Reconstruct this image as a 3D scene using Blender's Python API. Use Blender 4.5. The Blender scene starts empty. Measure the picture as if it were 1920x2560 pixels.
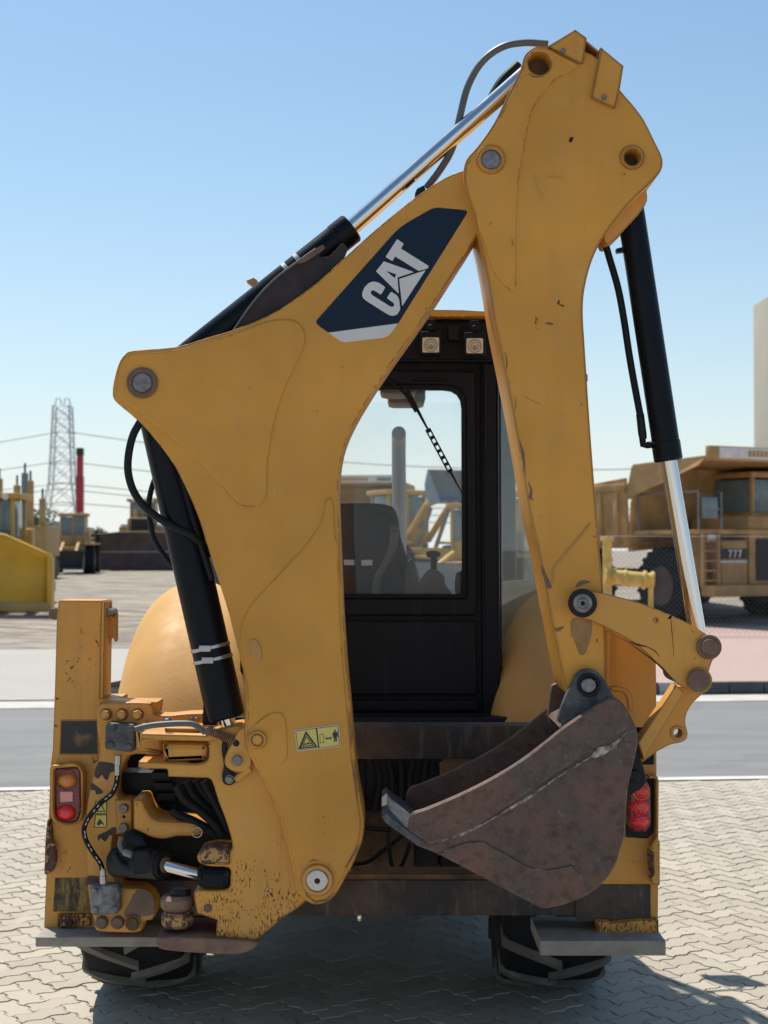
import bpy, bmesh, math, random
from mathutils import Vector, Matrix, noise
random.seed(7)
R = math.radians
scene = bpy.context.scene
COL = scene.collection

# ------------------------------------------------------------------ camera, sky, sun, exposure
FPX, CAMH, PITCH = 3700.0, 2.0, math.atan(95 / 3700.0)
cam = bpy.data.cameras.new('camera')
cam.sensor_fit = 'VERTICAL'; cam.sensor_height = 36.0; cam.lens = FPX / 2560 * 36
cam.clip_start = 0.1; cam.clip_end = 5000
cam.dof.use_dof = True; cam.dof.focus_distance = 5.2; cam.dof.aperture_fstop = 5.0
camo = bpy.data.objects.new('camera', cam); COL.objects.link(camo)
camo.location = (0, 0, CAMH); camo.rotation_euler = (R(90) + PITCH, 0, 0)
scene.camera = camo

SUN_EL, SUN_AZ = R(61), R(-32)          # azimuth measured from +Y towards +X
world = bpy.data.worlds.new('World'); scene.world = world; world.use_nodes = True
wn = world.node_tree; bg = wn.nodes['Background']
sky = wn.nodes.new('ShaderNodeTexSky'); sky.sky_type = 'NISHITA'; sky.sun_disc = False
sky.sun_elevation = SUN_EL; sky.sun_rotation = SUN_AZ
sky.air_density = 1.0; sky.dust_density = 1.0; sky.ozone_density = 1.2
# desert haze: the same all round the horizon
tint = wn.nodes.new('ShaderNodeMix'); tint.data_type = 'RGBA'; tint.blend_type = 'MULTIPLY'; tint.inputs[0].default_value = 1; tint.inputs[7].default_value = (.80, 1.015, 1.06, 1)
wn.links.new(sky.outputs[0], tint.inputs[6])
geo = wn.nodes.new('ShaderNodeNewGeometry'); sep = wn.nodes.new('ShaderNodeSeparateXYZ'); wn.links.new(geo.outputs['Incoming'], sep.inputs[0])
m1_ = wn.nodes.new('ShaderNodeMath'); m1_.operation = 'ABSOLUTE'; wn.links.new(sep.outputs[2], m1_.inputs[0])
m2_ = wn.nodes.new('ShaderNodeMath'); m2_.operation = 'MULTIPLY'; wn.links.new(m1_.outputs[0], m2_.inputs[0]); m2_.inputs[1].default_value = -8.5
m3_ = wn.nodes.new('ShaderNodeMath'); m3_.operation = 'EXPONENT'; wn.links.new(m2_.outputs[0], m3_.inputs[0])
hz = wn.nodes.new('ShaderNodeMix'); hz.data_type = 'RGBA'; hz.inputs[7].default_value = (7.4, 7.5, 7.4, 1)
wn.links.new(m3_.outputs[0], hz.inputs[0]); wn.links.new(tint.outputs[2], hz.inputs[6])
wn.links.new(hz.outputs[2], bg.inputs['Color']); bg.inputs['Strength'].default_value = 0.10
sl = bpy.data.lights.new('sun', 'SUN'); sl.energy = 4.5; sl.angle = R(0.53); sl.color = (1, .93, .82)
so = bpy.data.objects.new('sun', sl); COL.objects.link(so)
sdir = Vector((math.sin(SUN_AZ) * math.cos(SUN_EL), math.cos(SUN_AZ) * math.cos(SUN_EL), math.sin(SUN_EL)))
so.rotation_euler = (-sdir).to_track_quat('-Z', 'Y').to_euler(); so.location = sdir * 60
vs = scene.view_settings
vs.view_transform = 'Standard'; vs.look = 'None'; vs.gamma = 1; vs.exposure = 0.35
scene.cycles.max_bounces = 8; scene.cycles.transparent_max_bounces = 16

# ------------------------------------------------------------------ helpers
CP, SP = math.cos(PITCH), math.sin(PITCH)
def W(px, py, Y):
    u, v = (px - 960) / FPX, (1280 - py) / FPX
    t = Y / (CP - v * SP)
    return Vector((t * u, Y, CAMH + t * (SP + v * CP)))
def crop(ox, oy, s):
    return lambda pts: [(p[0] / s + ox, p[1] / s + oy) + tuple(p[2:]) for p in pts]
cA = crop(80, 1700, 2.911); cB = crop(550, 1750, 2.765); cC = crop(900, 1600, 1.952); cD = crop(750, 720, 2.37)
cE = crop(0, 1450, 2.37); cF = crop(1000, 0, 1.803); cG = crop(200, 400, 1.508); cH = crop(1350, 700, 2.011)
cJ = crop(760, 560, 3.456); cK = crop(830, 1000, 2.812); cM = crop(860, 1780, 4.254)
cN = crop(1180, 1250, 3.403); cO = crop(1500, 1500, 2.764)

def sm(pts, sub=5):
    """smooth closed loop; a third value 'c' marks a sharp corner"""
    n = len(pts); out = []
    P = [Vector(p[:2]) for p in pts]; C = [len(p) > 2 for p in pts]
    for i in range(n):
        p1, p2 = P[i], P[(i + 1) % n]
        p0 = p1 * 2 - p2 if C[i] else P[i - 1]
        p3 = p2 * 2 - p1 if C[(i + 1) % n] else P[(i + 2) % n]
        for k in range(sub):
            t = k / sub
            out.append(tuple(.5 * ((2 * p1) + (p2 - p0) * t + (2 * p0 - 5 * p1 + 4 * p2 - p3) * t * t + (3 * p1 - p0 - 3 * p2 + p3) * t ** 3)))
    return out
def fl(pts, r=6, seg=4):
    """polygon with filleted corners (r in the polygon's units, or a third value per point)"""
    n = len(pts); out = []
    for i in range(n):
        p = Vector(pts[i][:2]); a = Vector(pts[i - 1][:2]); b = Vector(pts[(i + 1) % n][:2])
        rr = pts[i][2] if len(pts[i]) > 2 else r
        da, db = (a - p), (b - p)
        d = min(rr, da.length * .45, db.length * .45)
        if d < .01: out.append(tuple(p)); continue
        s, e = p + da.normalized() * d, p + db.normalized() * d
        for k in range(seg + 1):
            t = k / seg
            out.append(tuple((1 - t) ** 2 * s + 2 * t * (1 - t) * p + t * t * e))
    return out
def circ(cx, cy, r, n=28, ry=None):
    ry = ry or r
    return [(cx + r * math.cos(2 * math.pi * k / n), cy + ry * math.sin(2 * math.pi * k / n)) for k in range(n)]

def finish(me, name, material, parent=None, smooth=40, center=True):
    if smooth:
        me.polygons.foreach_set('use_smooth', [True] * len(me.polygons))
        me.set_sharp_from_angle(angle=R(smooth))
    o = bpy.data.objects.new(name, me); COL.objects.link(o)
    if material: me.materials.clear(); me.materials.append(material)
    if center and len(me.vertices):
        xs = [v.co for v in me.vertices]
        lo = Vector((min(c.x for c in xs), min(c.y for c in xs), min(c.z for c in xs)))
        hi = Vector((max(c.x for c in xs), max(c.y for c in xs), max(c.z for c in xs)))
        c = Vector(((lo.x + hi.x) / 2, (lo.y + hi.y) / 2, (lo.z + hi.z) / 2))
        me.transform(Matrix.Translation(-c)); o.location = c
    if parent: attach(o, parent)
    return o
WORLDM = {}
def attach(o, parent):
    """o.location is in the same space as the parent's own space root"""
    o.parent = parent
    o.matrix_parent_inverse = Matrix.Identity(4)
    off = Vector((0, 0, 0)); p = parent
    while p and 'rootspace' not in WORLDM.get(p.name, ''):
        off += p.location; p = p.parent
    if p: off += WORLDM[p.name][1]
    o.location = o.location - off
def tag(o, label=None, cat=None, group=None, kind=None):
    if label: o['label'] = label
    if cat: o['category'] = cat
    if group: o['group'] = group
    if kind: o['kind'] = kind
    return o
def root(name, loc, label, cat, group=None, rz=0, local=False):
    """local=False: children are given in world coordinates; local=True: in the root's own coordinates"""
    o = bpy.data.objects.new(name, None); COL.objects.link(o); o.empty_display_size = .3
    o.location = loc; o.rotation_euler = (0, 0, rz)
    WORLDM[o.name] = ('rootspace', Vector((0, 0, 0)) if local else Vector(loc))
    return tag(o, label, cat, group)

def plate(name, loops, Y0, Y1, material, parent, bev=.004, px=True, smooth=40):
    """outline (with holes) in picture pixels traced at depth Y0, extruded straight back to Y1"""
    if not isinstance(loops[0], list): loops = [loops]
    cu = bpy.data.curves.new(name, 'CURVE'); cu.dimensions = '2D'; cu.fill_mode = 'BOTH'
    h = abs(Y1 - Y0) / 2; b = min(bev, h * .9)
    cu.extrude = h - b; cu.bevel_depth = b; cu.bevel_resolution = 1; cu.offset = -b
    for lp in loops:
        s = cu.splines.new('POLY'); s.points.add(len(lp) - 1); s.use_cyclic_u = True
        for q, p in zip(s.points, lp):
            if px: w = W(p[0], p[1], Y0); q.co = (w.x, w.z, 0, 1)
            else: q.co = (p[0], p[1], 0, 1)
    o = bpy.data.objects.new(name, cu); COL.objects.link(o)
    dg = bpy.context.evaluated_depsgraph_get()
    me = bpy.data.meshes.new_from_object(o.evaluated_get(dg))
    bpy.data.objects.remove(o); bpy.data.curves.remove(cu)
    me.transform(Matrix.Translation((0, (Y0 + Y1) / 2, 0)) @ Matrix.Rotation(R(90), 4, 'X'))
    me.name = name
    return finish(me, name, material, parent, smooth)

def mesh_from(bm, name, material, parent=None, smooth=40, center=True):
    me = bpy.data.meshes.new(name); bmesh.ops.recalc_face_normals(bm, faces=bm.faces); bm.to_mesh(me); bm.free()
    return finish(me, name, material, parent, smooth, center)
def b_box(bm, x0, x1, y0, y1, z0, z1, bev=0):
    v = [bm.verts.new((x, y, z)) for x in (x0, x1) for y in (y0, y1) for z in (z0, z1)]
    f = [bm.faces.new([v[i] for i in q]) for q in ((0, 1, 3, 2), (4, 6, 7, 5), (0, 4, 5, 1), (2, 3, 7, 6), (0, 2, 6, 4), (1, 5, 7, 3))]
    if bev: bmesh.ops.bevel(bm, geom=list({e for q in f for e in q.edges}), offset=bev, segments=2, affect='EDGES', profile=.6)
def box(name, x0, x1, y0, y1, z0, z1, material, parent=None, bev=.006):
    bm = bmesh.new(); b_box(bm, x0, x1, y0, y1, z0, z1, bev); return mesh_from(bm, name, material, parent)
def pbox(name, px0, py0, px1, py1, Y0, Y1, material, parent, bev=.005):
    a, b = W(px0, py0, Y0), W(px1, py1, Y0)
    return box(name, min(a.x, b.x), max(a.x, b.x), min(Y0, Y1), max(Y0, Y1), min(a.z, b.z), max(a.z, b.z), material, parent, bev)
def b_tube(bm, pts, r, n=12, cap=True):
    pts = [Vector(p) for p in pts]; rings = []; ref = None
    rr = r if isinstance(r, (list, tuple)) else [r] * len(pts)
    for i, p in enumerate(pts):
        d = (pts[min(i + 1, len(pts) - 1)] - pts[max(i - 1, 0)]).normalized()
        if ref is None:
            ref = Vector((0, 0, 1)) if abs(d.z) < .9 else Vector((1, 0, 0))
        a = (ref - d * ref.dot(d)).normalized(); ref = a; c = d.cross(a)
        rings.append([bm.verts.new(p + (a * math.cos(2 * math.pi * k / n) + c * math.sin(2 * math.pi * k / n)) * rr[i]) for k in range(n)])
    for A, B in zip(rings, rings[1:]):
        for k in range(n): bm.faces.new((A[k], A[(k + 1) % n], B[(k + 1) % n], B[k]))
    if cap: bm.faces.new(rings[0][::-1]); bm.faces.new(rings[-1])
def spath(pts, sub=6):
    P = [Vector(p) for p in pts]; out = []
    for i in range(len(P) - 1):
        p1, p2 = P[i], P[i + 1]
        p0 = P[i - 1] if i else p1 * 2 - p2
        p3 = P[i + 2] if i + 2 < len(P) else p2 * 2 - p1
        for k in range(sub):
            t = k / sub
            out.append(.5 * ((2 * p1) + (p2 - p0) * t + (2 * p0 - 5 * p1 + 4 * p2 - p3) * t * t + (3 * p1 - p0 - 3 * p2 + p3) * t ** 3))
    out.append(P[-1]); return out
def tube(name, pts, r, material, parent, n=12, smooth=True):
    bm = bmesh.new(); b_tube(bm, spath(pts) if smooth and len(pts) > 2 else pts, r, n); return mesh_from(bm, name, material, parent, 50)
def hose(name, pxs, Y, r, material, parent):
    """pixel path; each point may carry its own depth"""
    return tube(name, [W(p[0], p[1], p[2] if len(p) > 2 else Y) for p in pxs], r, material, parent, 10)
def rod(name, p0, p1, r, material, parent, n=32, bev=.004):
    p0, p1 = Vector(p0), Vector(p1); d = (p1 - p0).normalized(); b = min(bev, r * .4)
    bm = bmesh.new(); b_tube(bm, [p0, p0 + d * b, p1 - d * b, p1], [r - b, r, r, r - b], n); return mesh_from(bm, name, material, parent, 40)
def disc(name, px, py, rpx, Y0, Y1, material, parent, n=32, bev=.003):
    c = W(px, py, Y0); r = rpx * Y0 / FPX
    return rod(name, (c.x, Y0, c.z), (c.x, Y1, c.z), r, material, parent, n, bev)
def ring(name, px, py, ro, ri, Y0, Y1, material, parent, bev=.003):
    return plate(name, [circ(px, py, ro, 36), circ(px, py, ri, 36)], Y0, Y1, material, parent, bev)
def bolt(px, py, rpx, Y, material, parent, washer=True, length=.02, name='bolt'):
    c = W(px, py, Y); r = rpx * Y / FPX; bm = bmesh.new()
    a = random.random()
    if washer: b_tube(bm, [(c.x, Y, c.z), (c.x, Y - .004, c.z)], r * 1.25, 20)
    hexa = lambda y, s: [bm.verts.new((c.x + math.cos(a + k * math.pi / 3) * r * s, y, c.z + math.sin(a + k * math.pi / 3) * r * s)) for k in range(6)]
    r0, r1, r2 = hexa(Y, 1), hexa(Y - length + .003, 1), hexa(Y - length, .86)
    for A, B in ((r0, r1), (r1, r2)):
        for k in range(6): bm.faces.new((A[k], A[(k + 1) % 6], B[(k + 1) % 6], B[k]))
    bm.faces.new(r2)
    return mesh_from(bm, name, material, parent, 30)

# ------------------------------------------------------------------ materials
class NT:
    def __init__(s, name):
        s.m = bpy.data.materials.new(name); s.m.use_nodes = True; s.t = s.m.node_tree; s.n = s.t.nodes; s.l = s.t.links
        s.p = s.n['Principled BSDF']; s.out = s.n['Material Output']
        s.pos = s.n.new('ShaderNodeNewGeometry')
    def new(s, kind, **kw):
        q = s.n.new(kind)
        for k, v in kw.items(): setattr(q, k, v)
        return q
    def setin(s, sock, v):
        if hasattr(v, 'links'): s.l.new(v, sock)
        else: sock.default_value = v
    def coords(s, scale=(1, 1, 1), rot=(0, 0, 0), obj=False):
        mp = s.new('ShaderNodeMapping'); mp.inputs['Scale'].default_value = scale; mp.inputs['Rotation'].default_value = rot
        if obj:
            tc = s.new('ShaderNodeTexCoord'); s.l.new(tc.outputs['Object'], mp.inputs[0])
        else: s.l.new(s.pos.outputs['Position'], mp.inputs[0])
        return mp.outputs[0]
    def noise(s, scale, detail=4, rough=.55, vec=None, dist=0):
        q = s.new('ShaderNodeTexNoise'); q.inputs['Scale'].default_value = scale; q.inputs['Detail'].default_value = detail
        q.inputs['Roughness'].default_value = rough; q.inputs['Distortion'].default_value = dist
        s.l.new(vec if vec else s.pos.outputs['Position'], q.inputs['Vector']); return q.outputs['Fac']
    def ramp(s, v, a, b, lo=0, hi=1):
        q = s.new('ShaderNodeMapRange'); q.clamp = True; s.setin(q.inputs[0], v)
        for i, x in zip((1, 2, 3, 4), (a, b, lo, hi)): s.setin(q.inputs[i], x)
        return q.outputs[0]
    def math(s, op, a, b=0, clamp=False):
        q = s.new('ShaderNodeMath', operation=op, use_clamp=clamp); s.setin(q.inputs[0], a); s.setin(q.inputs[1], b); return q.outputs[0]
    def mix(s, f, a, b, mode='MIX'):
        q = s.new('ShaderNodeMix', data_type='RGBA', blend_type=mode); s.setin(q.inputs[0], f)
        for sock, v in ((q.inputs[6], a), (q.inputs[7], b)):
            if isinstance(v, (tuple, list)): v = tuple(v) + (1,) * (4 - len(v))
            s.setin(sock, v)
        return q.outputs[2]
    def edge(s, rad=.006):
        bv = s.new('ShaderNodeBevel', samples=4); bv.inputs[0].default_value = rad
        dp = s.new('ShaderNodeVectorMath', operation='DOT_PRODUCT'); s.l.new(bv.outputs[0], dp.inputs[0]); s.l.new(s.pos.outputs['Normal'], dp.inputs[1])
        return s.ramp(dp.outputs['Value'], 1.0, .82)
    def bump(s, h, strength=.3, dist=.01):
        b = s.new('ShaderNodeBump'); b.inputs['Strength'].default_value = strength; b.inputs['Distance'].default_value = dist
        s.setin(b.inputs['Height'], h); s.l.new(b.outputs[0], s.p.inputs['Normal'])
    def base(s, col=None, rough=None, metal=None, spec=None):
        for k, v in (('Base Color', col), ('Roughness', rough), ('Metallic', metal), ('Specular IOR Level', spec)):
            if v is not None:
                if isinstance(v, (tuple, list)): v = tuple(v) + (1,) * (4 - len(v))
                s.setin(s.p.inputs[k], v)
        return s.m

def plain(name, col, rough=.5, metal=0, var=.15, spec=.5, scale=6, bump=0):
    t = NT(name); n = t.noise(scale, 5)
    c = t.mix(t.ramp(n, .3, .7), tuple(x * (1 - var) for x in col), tuple(min(1, x * (1 + var)) for x in col))
    if bump: t.bump(t.noise(scale * 12, 3), bump, .004)
    return t.base(c, t.ramp(n, .3, .7, rough * .85, min(1, rough * 1.15)), metal, spec)

def paint(name, col, chip=0., edge=.5, dust=.25, er=.007, under=(.075, .04, .032), rough=.42, scratch=.0, streak=.0, fine=0., low=None, spec=.45, dent=2.2):
    """old machine paint: tonal drift, dust, chipped spots, worn edges down to brown steel"""
    t = NT(name)
    big = t.noise(1.7, 4, .6); mid = t.noise(9, 5, .6)
    c = t.mix(t.ramp(big, .3, .7), tuple(x * .80 for x in col), tuple(x * 1.10 for x in col))
    c = t.mix(t.ramp(mid, .45, .8, 0, dust), c, (.42, .31, .17))
    if streak:
        sv = t.noise(1, 5, .7, t.coords((16, 16, 1.1)))
        c = t.mix(t.ramp(sv, .52, .72, 0, streak), c, (.16, .10, .05))
    masks = []
    if chip:
        a = t.noise(34, 7, .72, None, .6); b = t.noise(4.2, 3, .6)
        masks.append(t.ramp(t.math('ADD', a, t.math('MULTIPLY', b, .55)), 1.02 - chip * .34, 1.035 - chip * .34))
    if fine:
        a = t.noise(1, 5, .75, t.coords((150, 150, 60), (0, R(55), 0))); b = t.noise(5, 3)
        tot = t.math('ADD', a, t.math('MULTIPLY', b, .5))
        if low:      # scraped where it drags low over the ground
            sx = t.new('ShaderNodeSeparateXYZ'); t.l.new(t.pos.outputs['Position'], sx.inputs[0]); tot = t.math('ADD', tot, t.ramp(sx.outputs[2], low[0], low[1], -.22, .06))
        masks.append(t.ramp(tot, .99 - fine * .3, 1.0 - fine * .3))
    if edge:
        e = t.edge(er); a = t.noise(38, 5, .65); b = t.noise(5, 3)
        g = t.math('MULTIPLY', e, t.ramp(t.math('ADD', a, t.math('MULTIPLY', b, .8)), 1.12 - edge * .5, 1.2 - edge * .5))
        masks.append(t.ramp(g, .25, .4))
    m = None
    for k in masks: m = k if m is None else t.math('MAXIMUM', m, k)
    un = t.mix(t.ramp(t.noise(60, 3), .35, .65), under, tuple(x * .45 for x in under))
    rg = t.ramp(mid, .3, .8, rough * .85, rough * 1.3)
    if m is not None:
        c = t.mix(m, c, un); rg = t.ramp(m, 0, 1, rg, .8)
    if scratch:
        a = t.noise(1, 3, .5, t.coords((120, 120, 9), (0, R(14), 0))); b = t.noise(7, 3)
        s_ = t.math('MULTIPLY', t.ramp(a, .70, .74), t.ramp(b, .56, .62))
        c = t.mix(t.math('MULTIPLY', s_, scratch), c, (.5, .44, .36))
    h = t.noise(55, 3)
    if m is not None: h = t.math('SUBTRACT', t.math('MULTIPLY', h, .25), m)
    h = t.math('ADD', h, t.math('MULTIPLY', t.noise(3.4, 2), dent))
    t.bump(h, .3, .0026)
    return t.base(c, rg, 0, spec)

YEL = (.62, .284, .042)
M = {}
M['yellow'] = paint('yellow_paint', YEL, .085, .60, .18, .009, scratch=.45, streak=.10, spec=.3)
M['yellow_plate'] = paint('yellow_plate_paint', YEL, .085, .34, .18, .007, scratch=.4, streak=.10, spec=.3)
M['yellow_stick'] = paint('yellow_paint_scuffed', YEL, .13, .92, .18, .016, scratch=.8, streak=.12, spec=.3)
M['stick_plate'] = paint('stick_plate_paint', YEL, .11, .40, .18, .007, scratch=.6, spec=.3)
M['yellow_worn'] = paint('yellow_paint_worn', YEL, .20, 1.05, .3, streak=.25)
M['yellow_chip'] = paint('yellow_paint_chipped', YEL, .10, 1.0, .3, fine=.60, streak=.25, low=(1.25, .55))
M['yellow_rust'] = paint('yellow_paint_rusting', (.42, .22, .07), .72, 1.3, .4, under=(.11, .055, .042), streak=.5)
M['fender'] = paint('fender_paint', (.60, .33, .10), 0, 0, .12, rough=.6, dent=.3, spec=.25)
M['weld'] = plain('weld_bead_paint', (.40, .21, .055), .5)
M['black'] = paint('black_paint', (.006, .008, .013), 0, .3, .0, under=(.08, .08, .09), rough=.30, spec=.13)
t = NT('cab_black_trim'); n = t.noise(5, 5, .7); sp = t.noise(75, 4, .7); sv = t.noise(1, 5, .7, t.coords((22, 22, 2)))
c = t.mix(t.ramp(n, .35, .7), (.006, .008, .013), (.011, .013, .018)); c = t.mix(t.ramp(sv, .55, .8, 0, .22), c, (.07, .065, .06)); c = t.mix(t.ramp(sp, .70, .73, 0, .6), c, (.22, .21, .2))
M['cabblack'] = t.base(c, t.ramp(n, .3, .7, .3, .5), 0, .13)
M['gasket'] = plain('rubber_gasket', (.010, .010, .012), .6, spec=.15)
M['rubber'] = plain('tyre_rubber', (.016, .016, .018), .8, spec=.2, bump=.3)
M['lug'] = plain('dusty_tyre_lug', (.15, .138, .12), .9, var=.35, bump=.3)
M['hose'] = plain('hydraulic_hose', (.011, .013, .016), .5, spec=.16)
M['hosegrey'] = plain('grey_hose', (.09, .095, .10), .45)
M['steel'] = plain('bare_steel', (.42, .42, .44), .32, .9, .2)
M['dullsteel'] = plain('dull_bolt_steel', (.20, .185, .18), .5, .6, .35, scale=40)
M['pin'] = plain('pin_steel', (.19, .18, .20), .45, .7, .4, scale=50)
M['greasy'] = plain('greasy_steel', (.013, .014, .018), .42, .1, .5, spec=.2, scale=30, bump=.2)
t = NT('chrome_rod'); M['chrome'] = t.base((.66, .65, .67), t.ramp(t.noise(8, 4), .3, .7, .09, .2), 1.0)
t = NT('rusty_bucket_steel')
n1 = t.noise(2.4, 6, .65); n2 = t.noise(26, 6, .7); n3 = t.noise(1, 5, .7, t.coords((46, 46, 60), (0, R(32), 0)))
c = t.mix(t.ramp(n1, .38, .62), (.175, .086, .062), (.096, .076, .068))
c = t.mix(t.ramp(n2, .48, .70, 0, .8), c, (.045, .028, .026)); c = t.mix(t.ramp(t.noise(70, 4, .7), .60, .72, 0, .5), c, (.20, .155, .14))
c = t.mix(t.ramp(t.math('ADD', n3, t.math('MULTIPLY', n1, .5)), .87, 1.02, 0, .55), c, (.26, .22, .20))
e = t.edge(.008); c = t.mix(t.math('MULTIPLY', e, t.ramp(t.noise(30, 4), .4, .6, .1, .9)), c, (.30, .25, .22))
t.bump(n2, .35, .004); M['bucket'] = t.base(c, t.ramp(n1, .3, .7, .5, .72), .25, .45)
t = NT('scraped_white_steel'); n = t.noise(40, 6, .75)
M['scrape'] = t.base(t.mix(t.ramp(n, .42, .62), (.12, .06, .05), (.46, .43, .41)), .6, .2)
t = NT('dirty_dark_frame'); n1 = t.noise(3, 6, .7); n2 = t.noise(1, 6, .7, t.coords((30, 30, 5)))
c = t.mix(t.ramp(n1, .42, .65), (.030, .026, .026), (.105, .068, .048)); c = t.mix(t.ramp(n2, .55, .75, 0, .6), c, (.19, .17, .155))
t.bump(n2, .3, .004); M['frame'] = t.base(c, .75)
t = NT('brown_frame'); n1 = t.noise(4, 6, .7)
M['brownframe'] = t.base(t.mix(t.ramp(n1, .4, .62), (.055, .034, .022), (.19, .105, .045)), .75)
t = NT('slate_block'); n = t.noise(22, 6, .7)
M['slate'] = t.base(t.mix(t.ramp(n, .42, .66), (.040, .043, .052), (.115, .12, .13)), .6)
t = NT('oxidised_block'); n = t.noise(20, 6, .7)
M['oxide'] = t.base(t.mix(t.ramp(n, .38, .62), (.085, .085, .095), (.27, .265, .265)), .7)
t = NT('pad_steel'); n = t.noise(9, 6, .7)
M['pad'] = t.base(t.mix(t.ramp(n, .35, .7), (.21, .185, .155), (.34, .305, .26)), .7)
M['rustring'] = paint('rusty_lug', (.13, .065, .055), .3, .6, .5, under=(.30, .17, .06))
M['navy'] = plain('navy_decal', (.005, .016, .036), .42, 0, .08, spec=.2)
M['white'] = plain('white_decal', (.58, .56, .56), .4, 0, .06)
M['stickyellow'] = plain('sticker_yellow', (.62, .50, .13), .4, 0, .06)
M['stickblack'] = plain('sticker_black', (.015, .014, .012), .4)
t = NT('scuffed_black_sticker'); n = t.noise(11, 6, .75)
M['scuffblack'] = t.base(t.mix(t.ramp(n, .56, .74), (.016, .014, .013), (.25, .14, .05)), .5)
t = NT('worn_black_yellow_sticker'); n = t.noise(1, 6, .75, t.coords((26, 26, 7)))
M['wornsticker'] = t.base(t.mix(t.ramp(n, .46, .62), (.03, .022, .016), (.34, .21, .045)), .6)
def lens(name, col, rough=.12):
    t = NT(name); t.p.inputs['Coat Weight'].default_value = .6
    try: t.p.inputs['Subsurface Weight'].default_value = .3; t.p.inputs['Subsurface Radius'].default_value = (.02, .01, .005)
    except Exception: pass
    v = t.new('ShaderNodeTexVoronoi'); v.inputs['Scale'].default_value = 130; t.l.new(t.pos.outputs['Position'], v.inputs['Vector'])
    t.bump(v.outputs['Distance'], .6, .004)
    return t.base(col, rough)
M['amber'] = lens('amber_lens', (.62, .19, .02)); M['red'] = lens('red_lens', (.75, .012, .02)); M['darkred'] = lens('dark_red_lens', (.14, .008, .012))
M['pink'] = lens('pale_reflector', (.72, .30, .27)); M['lampglass'] = lens('lamp_glass', (.62, .56, .43), .2)
def glass(name, tint=(.90, .95, .95), dust=.10, gloss=.10):
    t = NT(name); t.n.remove(t.p)
    tr = t.new('ShaderNodeBsdfTransparent'); tr.inputs[0].default_value = tint + (1,)
    gl = t.new('ShaderNodeBsdfGlossy'); gl.inputs['Roughness'].default_value = .02
    df = t.new('ShaderNodeBsdfDiffuse'); df.inputs[0].default_value = (.75, .76, .76, 1)
    tl = t.new('ShaderNodeBsdfTranslucent'); tl.inputs[0].default_value = (.75, .76, .76, 1)
    dd = t.new('ShaderNodeMixShader'); dd.inputs[0].default_value = .6; t.l.new(df.outputs[0], dd.inputs[1]); t.l.new(tl.outputs[0], dd.inputs[2])
    m1 = t.new('ShaderNodeMixShader'); fr = t.new('ShaderNodeFresnel'); fr.inputs[0].default_value = 1.45
    t.setin(m1.inputs[0], t.math('MULTIPLY', fr.outputs[0], gloss * 10)); t.l.new(tr.outputs[0], m1.inputs[1]); t.l.new(gl.outputs[0], m1.inputs[2])
    m2 = t.new('ShaderNodeMixShader'); t.setin(m2.inputs[0], t.ramp(t.noise(3.5, 6, .7), .35, .75, dust * .4, dust * 1.7))
    t.l.new(m1.outputs[0], m2.inputs[1]); t.l.new(dd.outputs[0], m2.inputs[2]); t.l.new(m2.outputs[0], t.out.inputs[0])
    return t.m
M['glass'] = glass('dusty_window_glass', (.985, .99, .99), dust=.030, gloss=.055)
M['sideglass'] = glass('side_window_glass', (.90, .95, .95), dust=.03, gloss=.018)
M['frontglass'] = glass('windscreen_glass', (.98, .99, .99), dust=.02, gloss=.02)
M['seat'] = plain('seat_fabric', (.012, .018, .030), .85, spec=.2, bump=.4)
M['interior'] = plain('interior_plastic', (.07, .075, .08), .6)
M['liner'] = plain('roof_liner', (.10, .11, .11), .8)
# background paints
M['bgyellow'] = plain('background_yellow', (.50, .30, .06), .5, scale=2)
M['bladeyellow'] = plain('blade_yellow', (.60, .32, .012), .4, scale=1)
M['bgbeige'] = plain('faded_yellow', (.43, .265, .10), .6, scale=2)
M['bgbrown'] = plain('rusty_blade_steel', (.070, .042, .037), .6, scale=2, var=.4)
M['bgdark'] = plain('dark_running_gear', (.035, .033, .033), .7)
M['bgsteel'] = plain('worn_steel', (.20, .21, .22), .5, .4)
M['hazesteel'] = plain('haze_paled_steel', (.55, .56, .57), .6, .1)  # pylon steel, distance haze put into its colour by lightening it
M['truck'] = plain('faded_truck_paint', (.42, .25, .095), .6, scale=2, var=.3)
M['galv'] = plain('galvanised_steel', (.36, .37, .38), .6, .2)
M['bgblue'] = plain('bluish_steel', (.16, .21, .26), .5, .3)
M['bgred'] = plain('crane_red', (.42, .022, .035), .45)
M['fencewire'] = plain('fence_wire', (.13, .125, .12), .6)
M['bgwhite'] = plain('white_panel', (.68, .66, .63), .55)
M['bgglass'] = plain('cab_glass', (.14, .20, .21), .1)
M['concrete'] = plain('beige_wall_render', (.40, .37, .31), .85, scale=.3, var=.06)
M['stain'] = plain('oily_stain', (.27, .145, .04), .35, var=.25, scale=20)
M['lampdark'] = lens('lamp_reflector_shade', (.30, .26, .19), .25)
M['guard'] = plain('scorched_guard_steel', (.030, .021, .022), .55, 0, .6, spec=.25, scale=9, bump=.4)

# ================================================================== the setting
RY = R(5.6)                               # the road runs slightly askew to the camera
RD, RN = Vector((math.cos(RY), math.sin(RY), 0)), Vector((-math.sin(RY), math.cos(RY), 0))
RO = Vector((0, 12.85, 0))                # a point on the yard's edge
def rp_(s, n, z=0): p = RO + RD * s + RN * n; p.z = z; return p
def strip(name, s0, s1, n0, n1, z, material, kind='structure'):
    bm = bmesh.new(); bm.faces.new([bm.verts.new(rp_(*q, z)) for q in ((s0, n0), (s1, n0), (s1, n1), (s0, n1))])
    o = mesh_from(bm, name, material, None, 0, False)
    if kind: o['kind'] = kind
    return o
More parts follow.
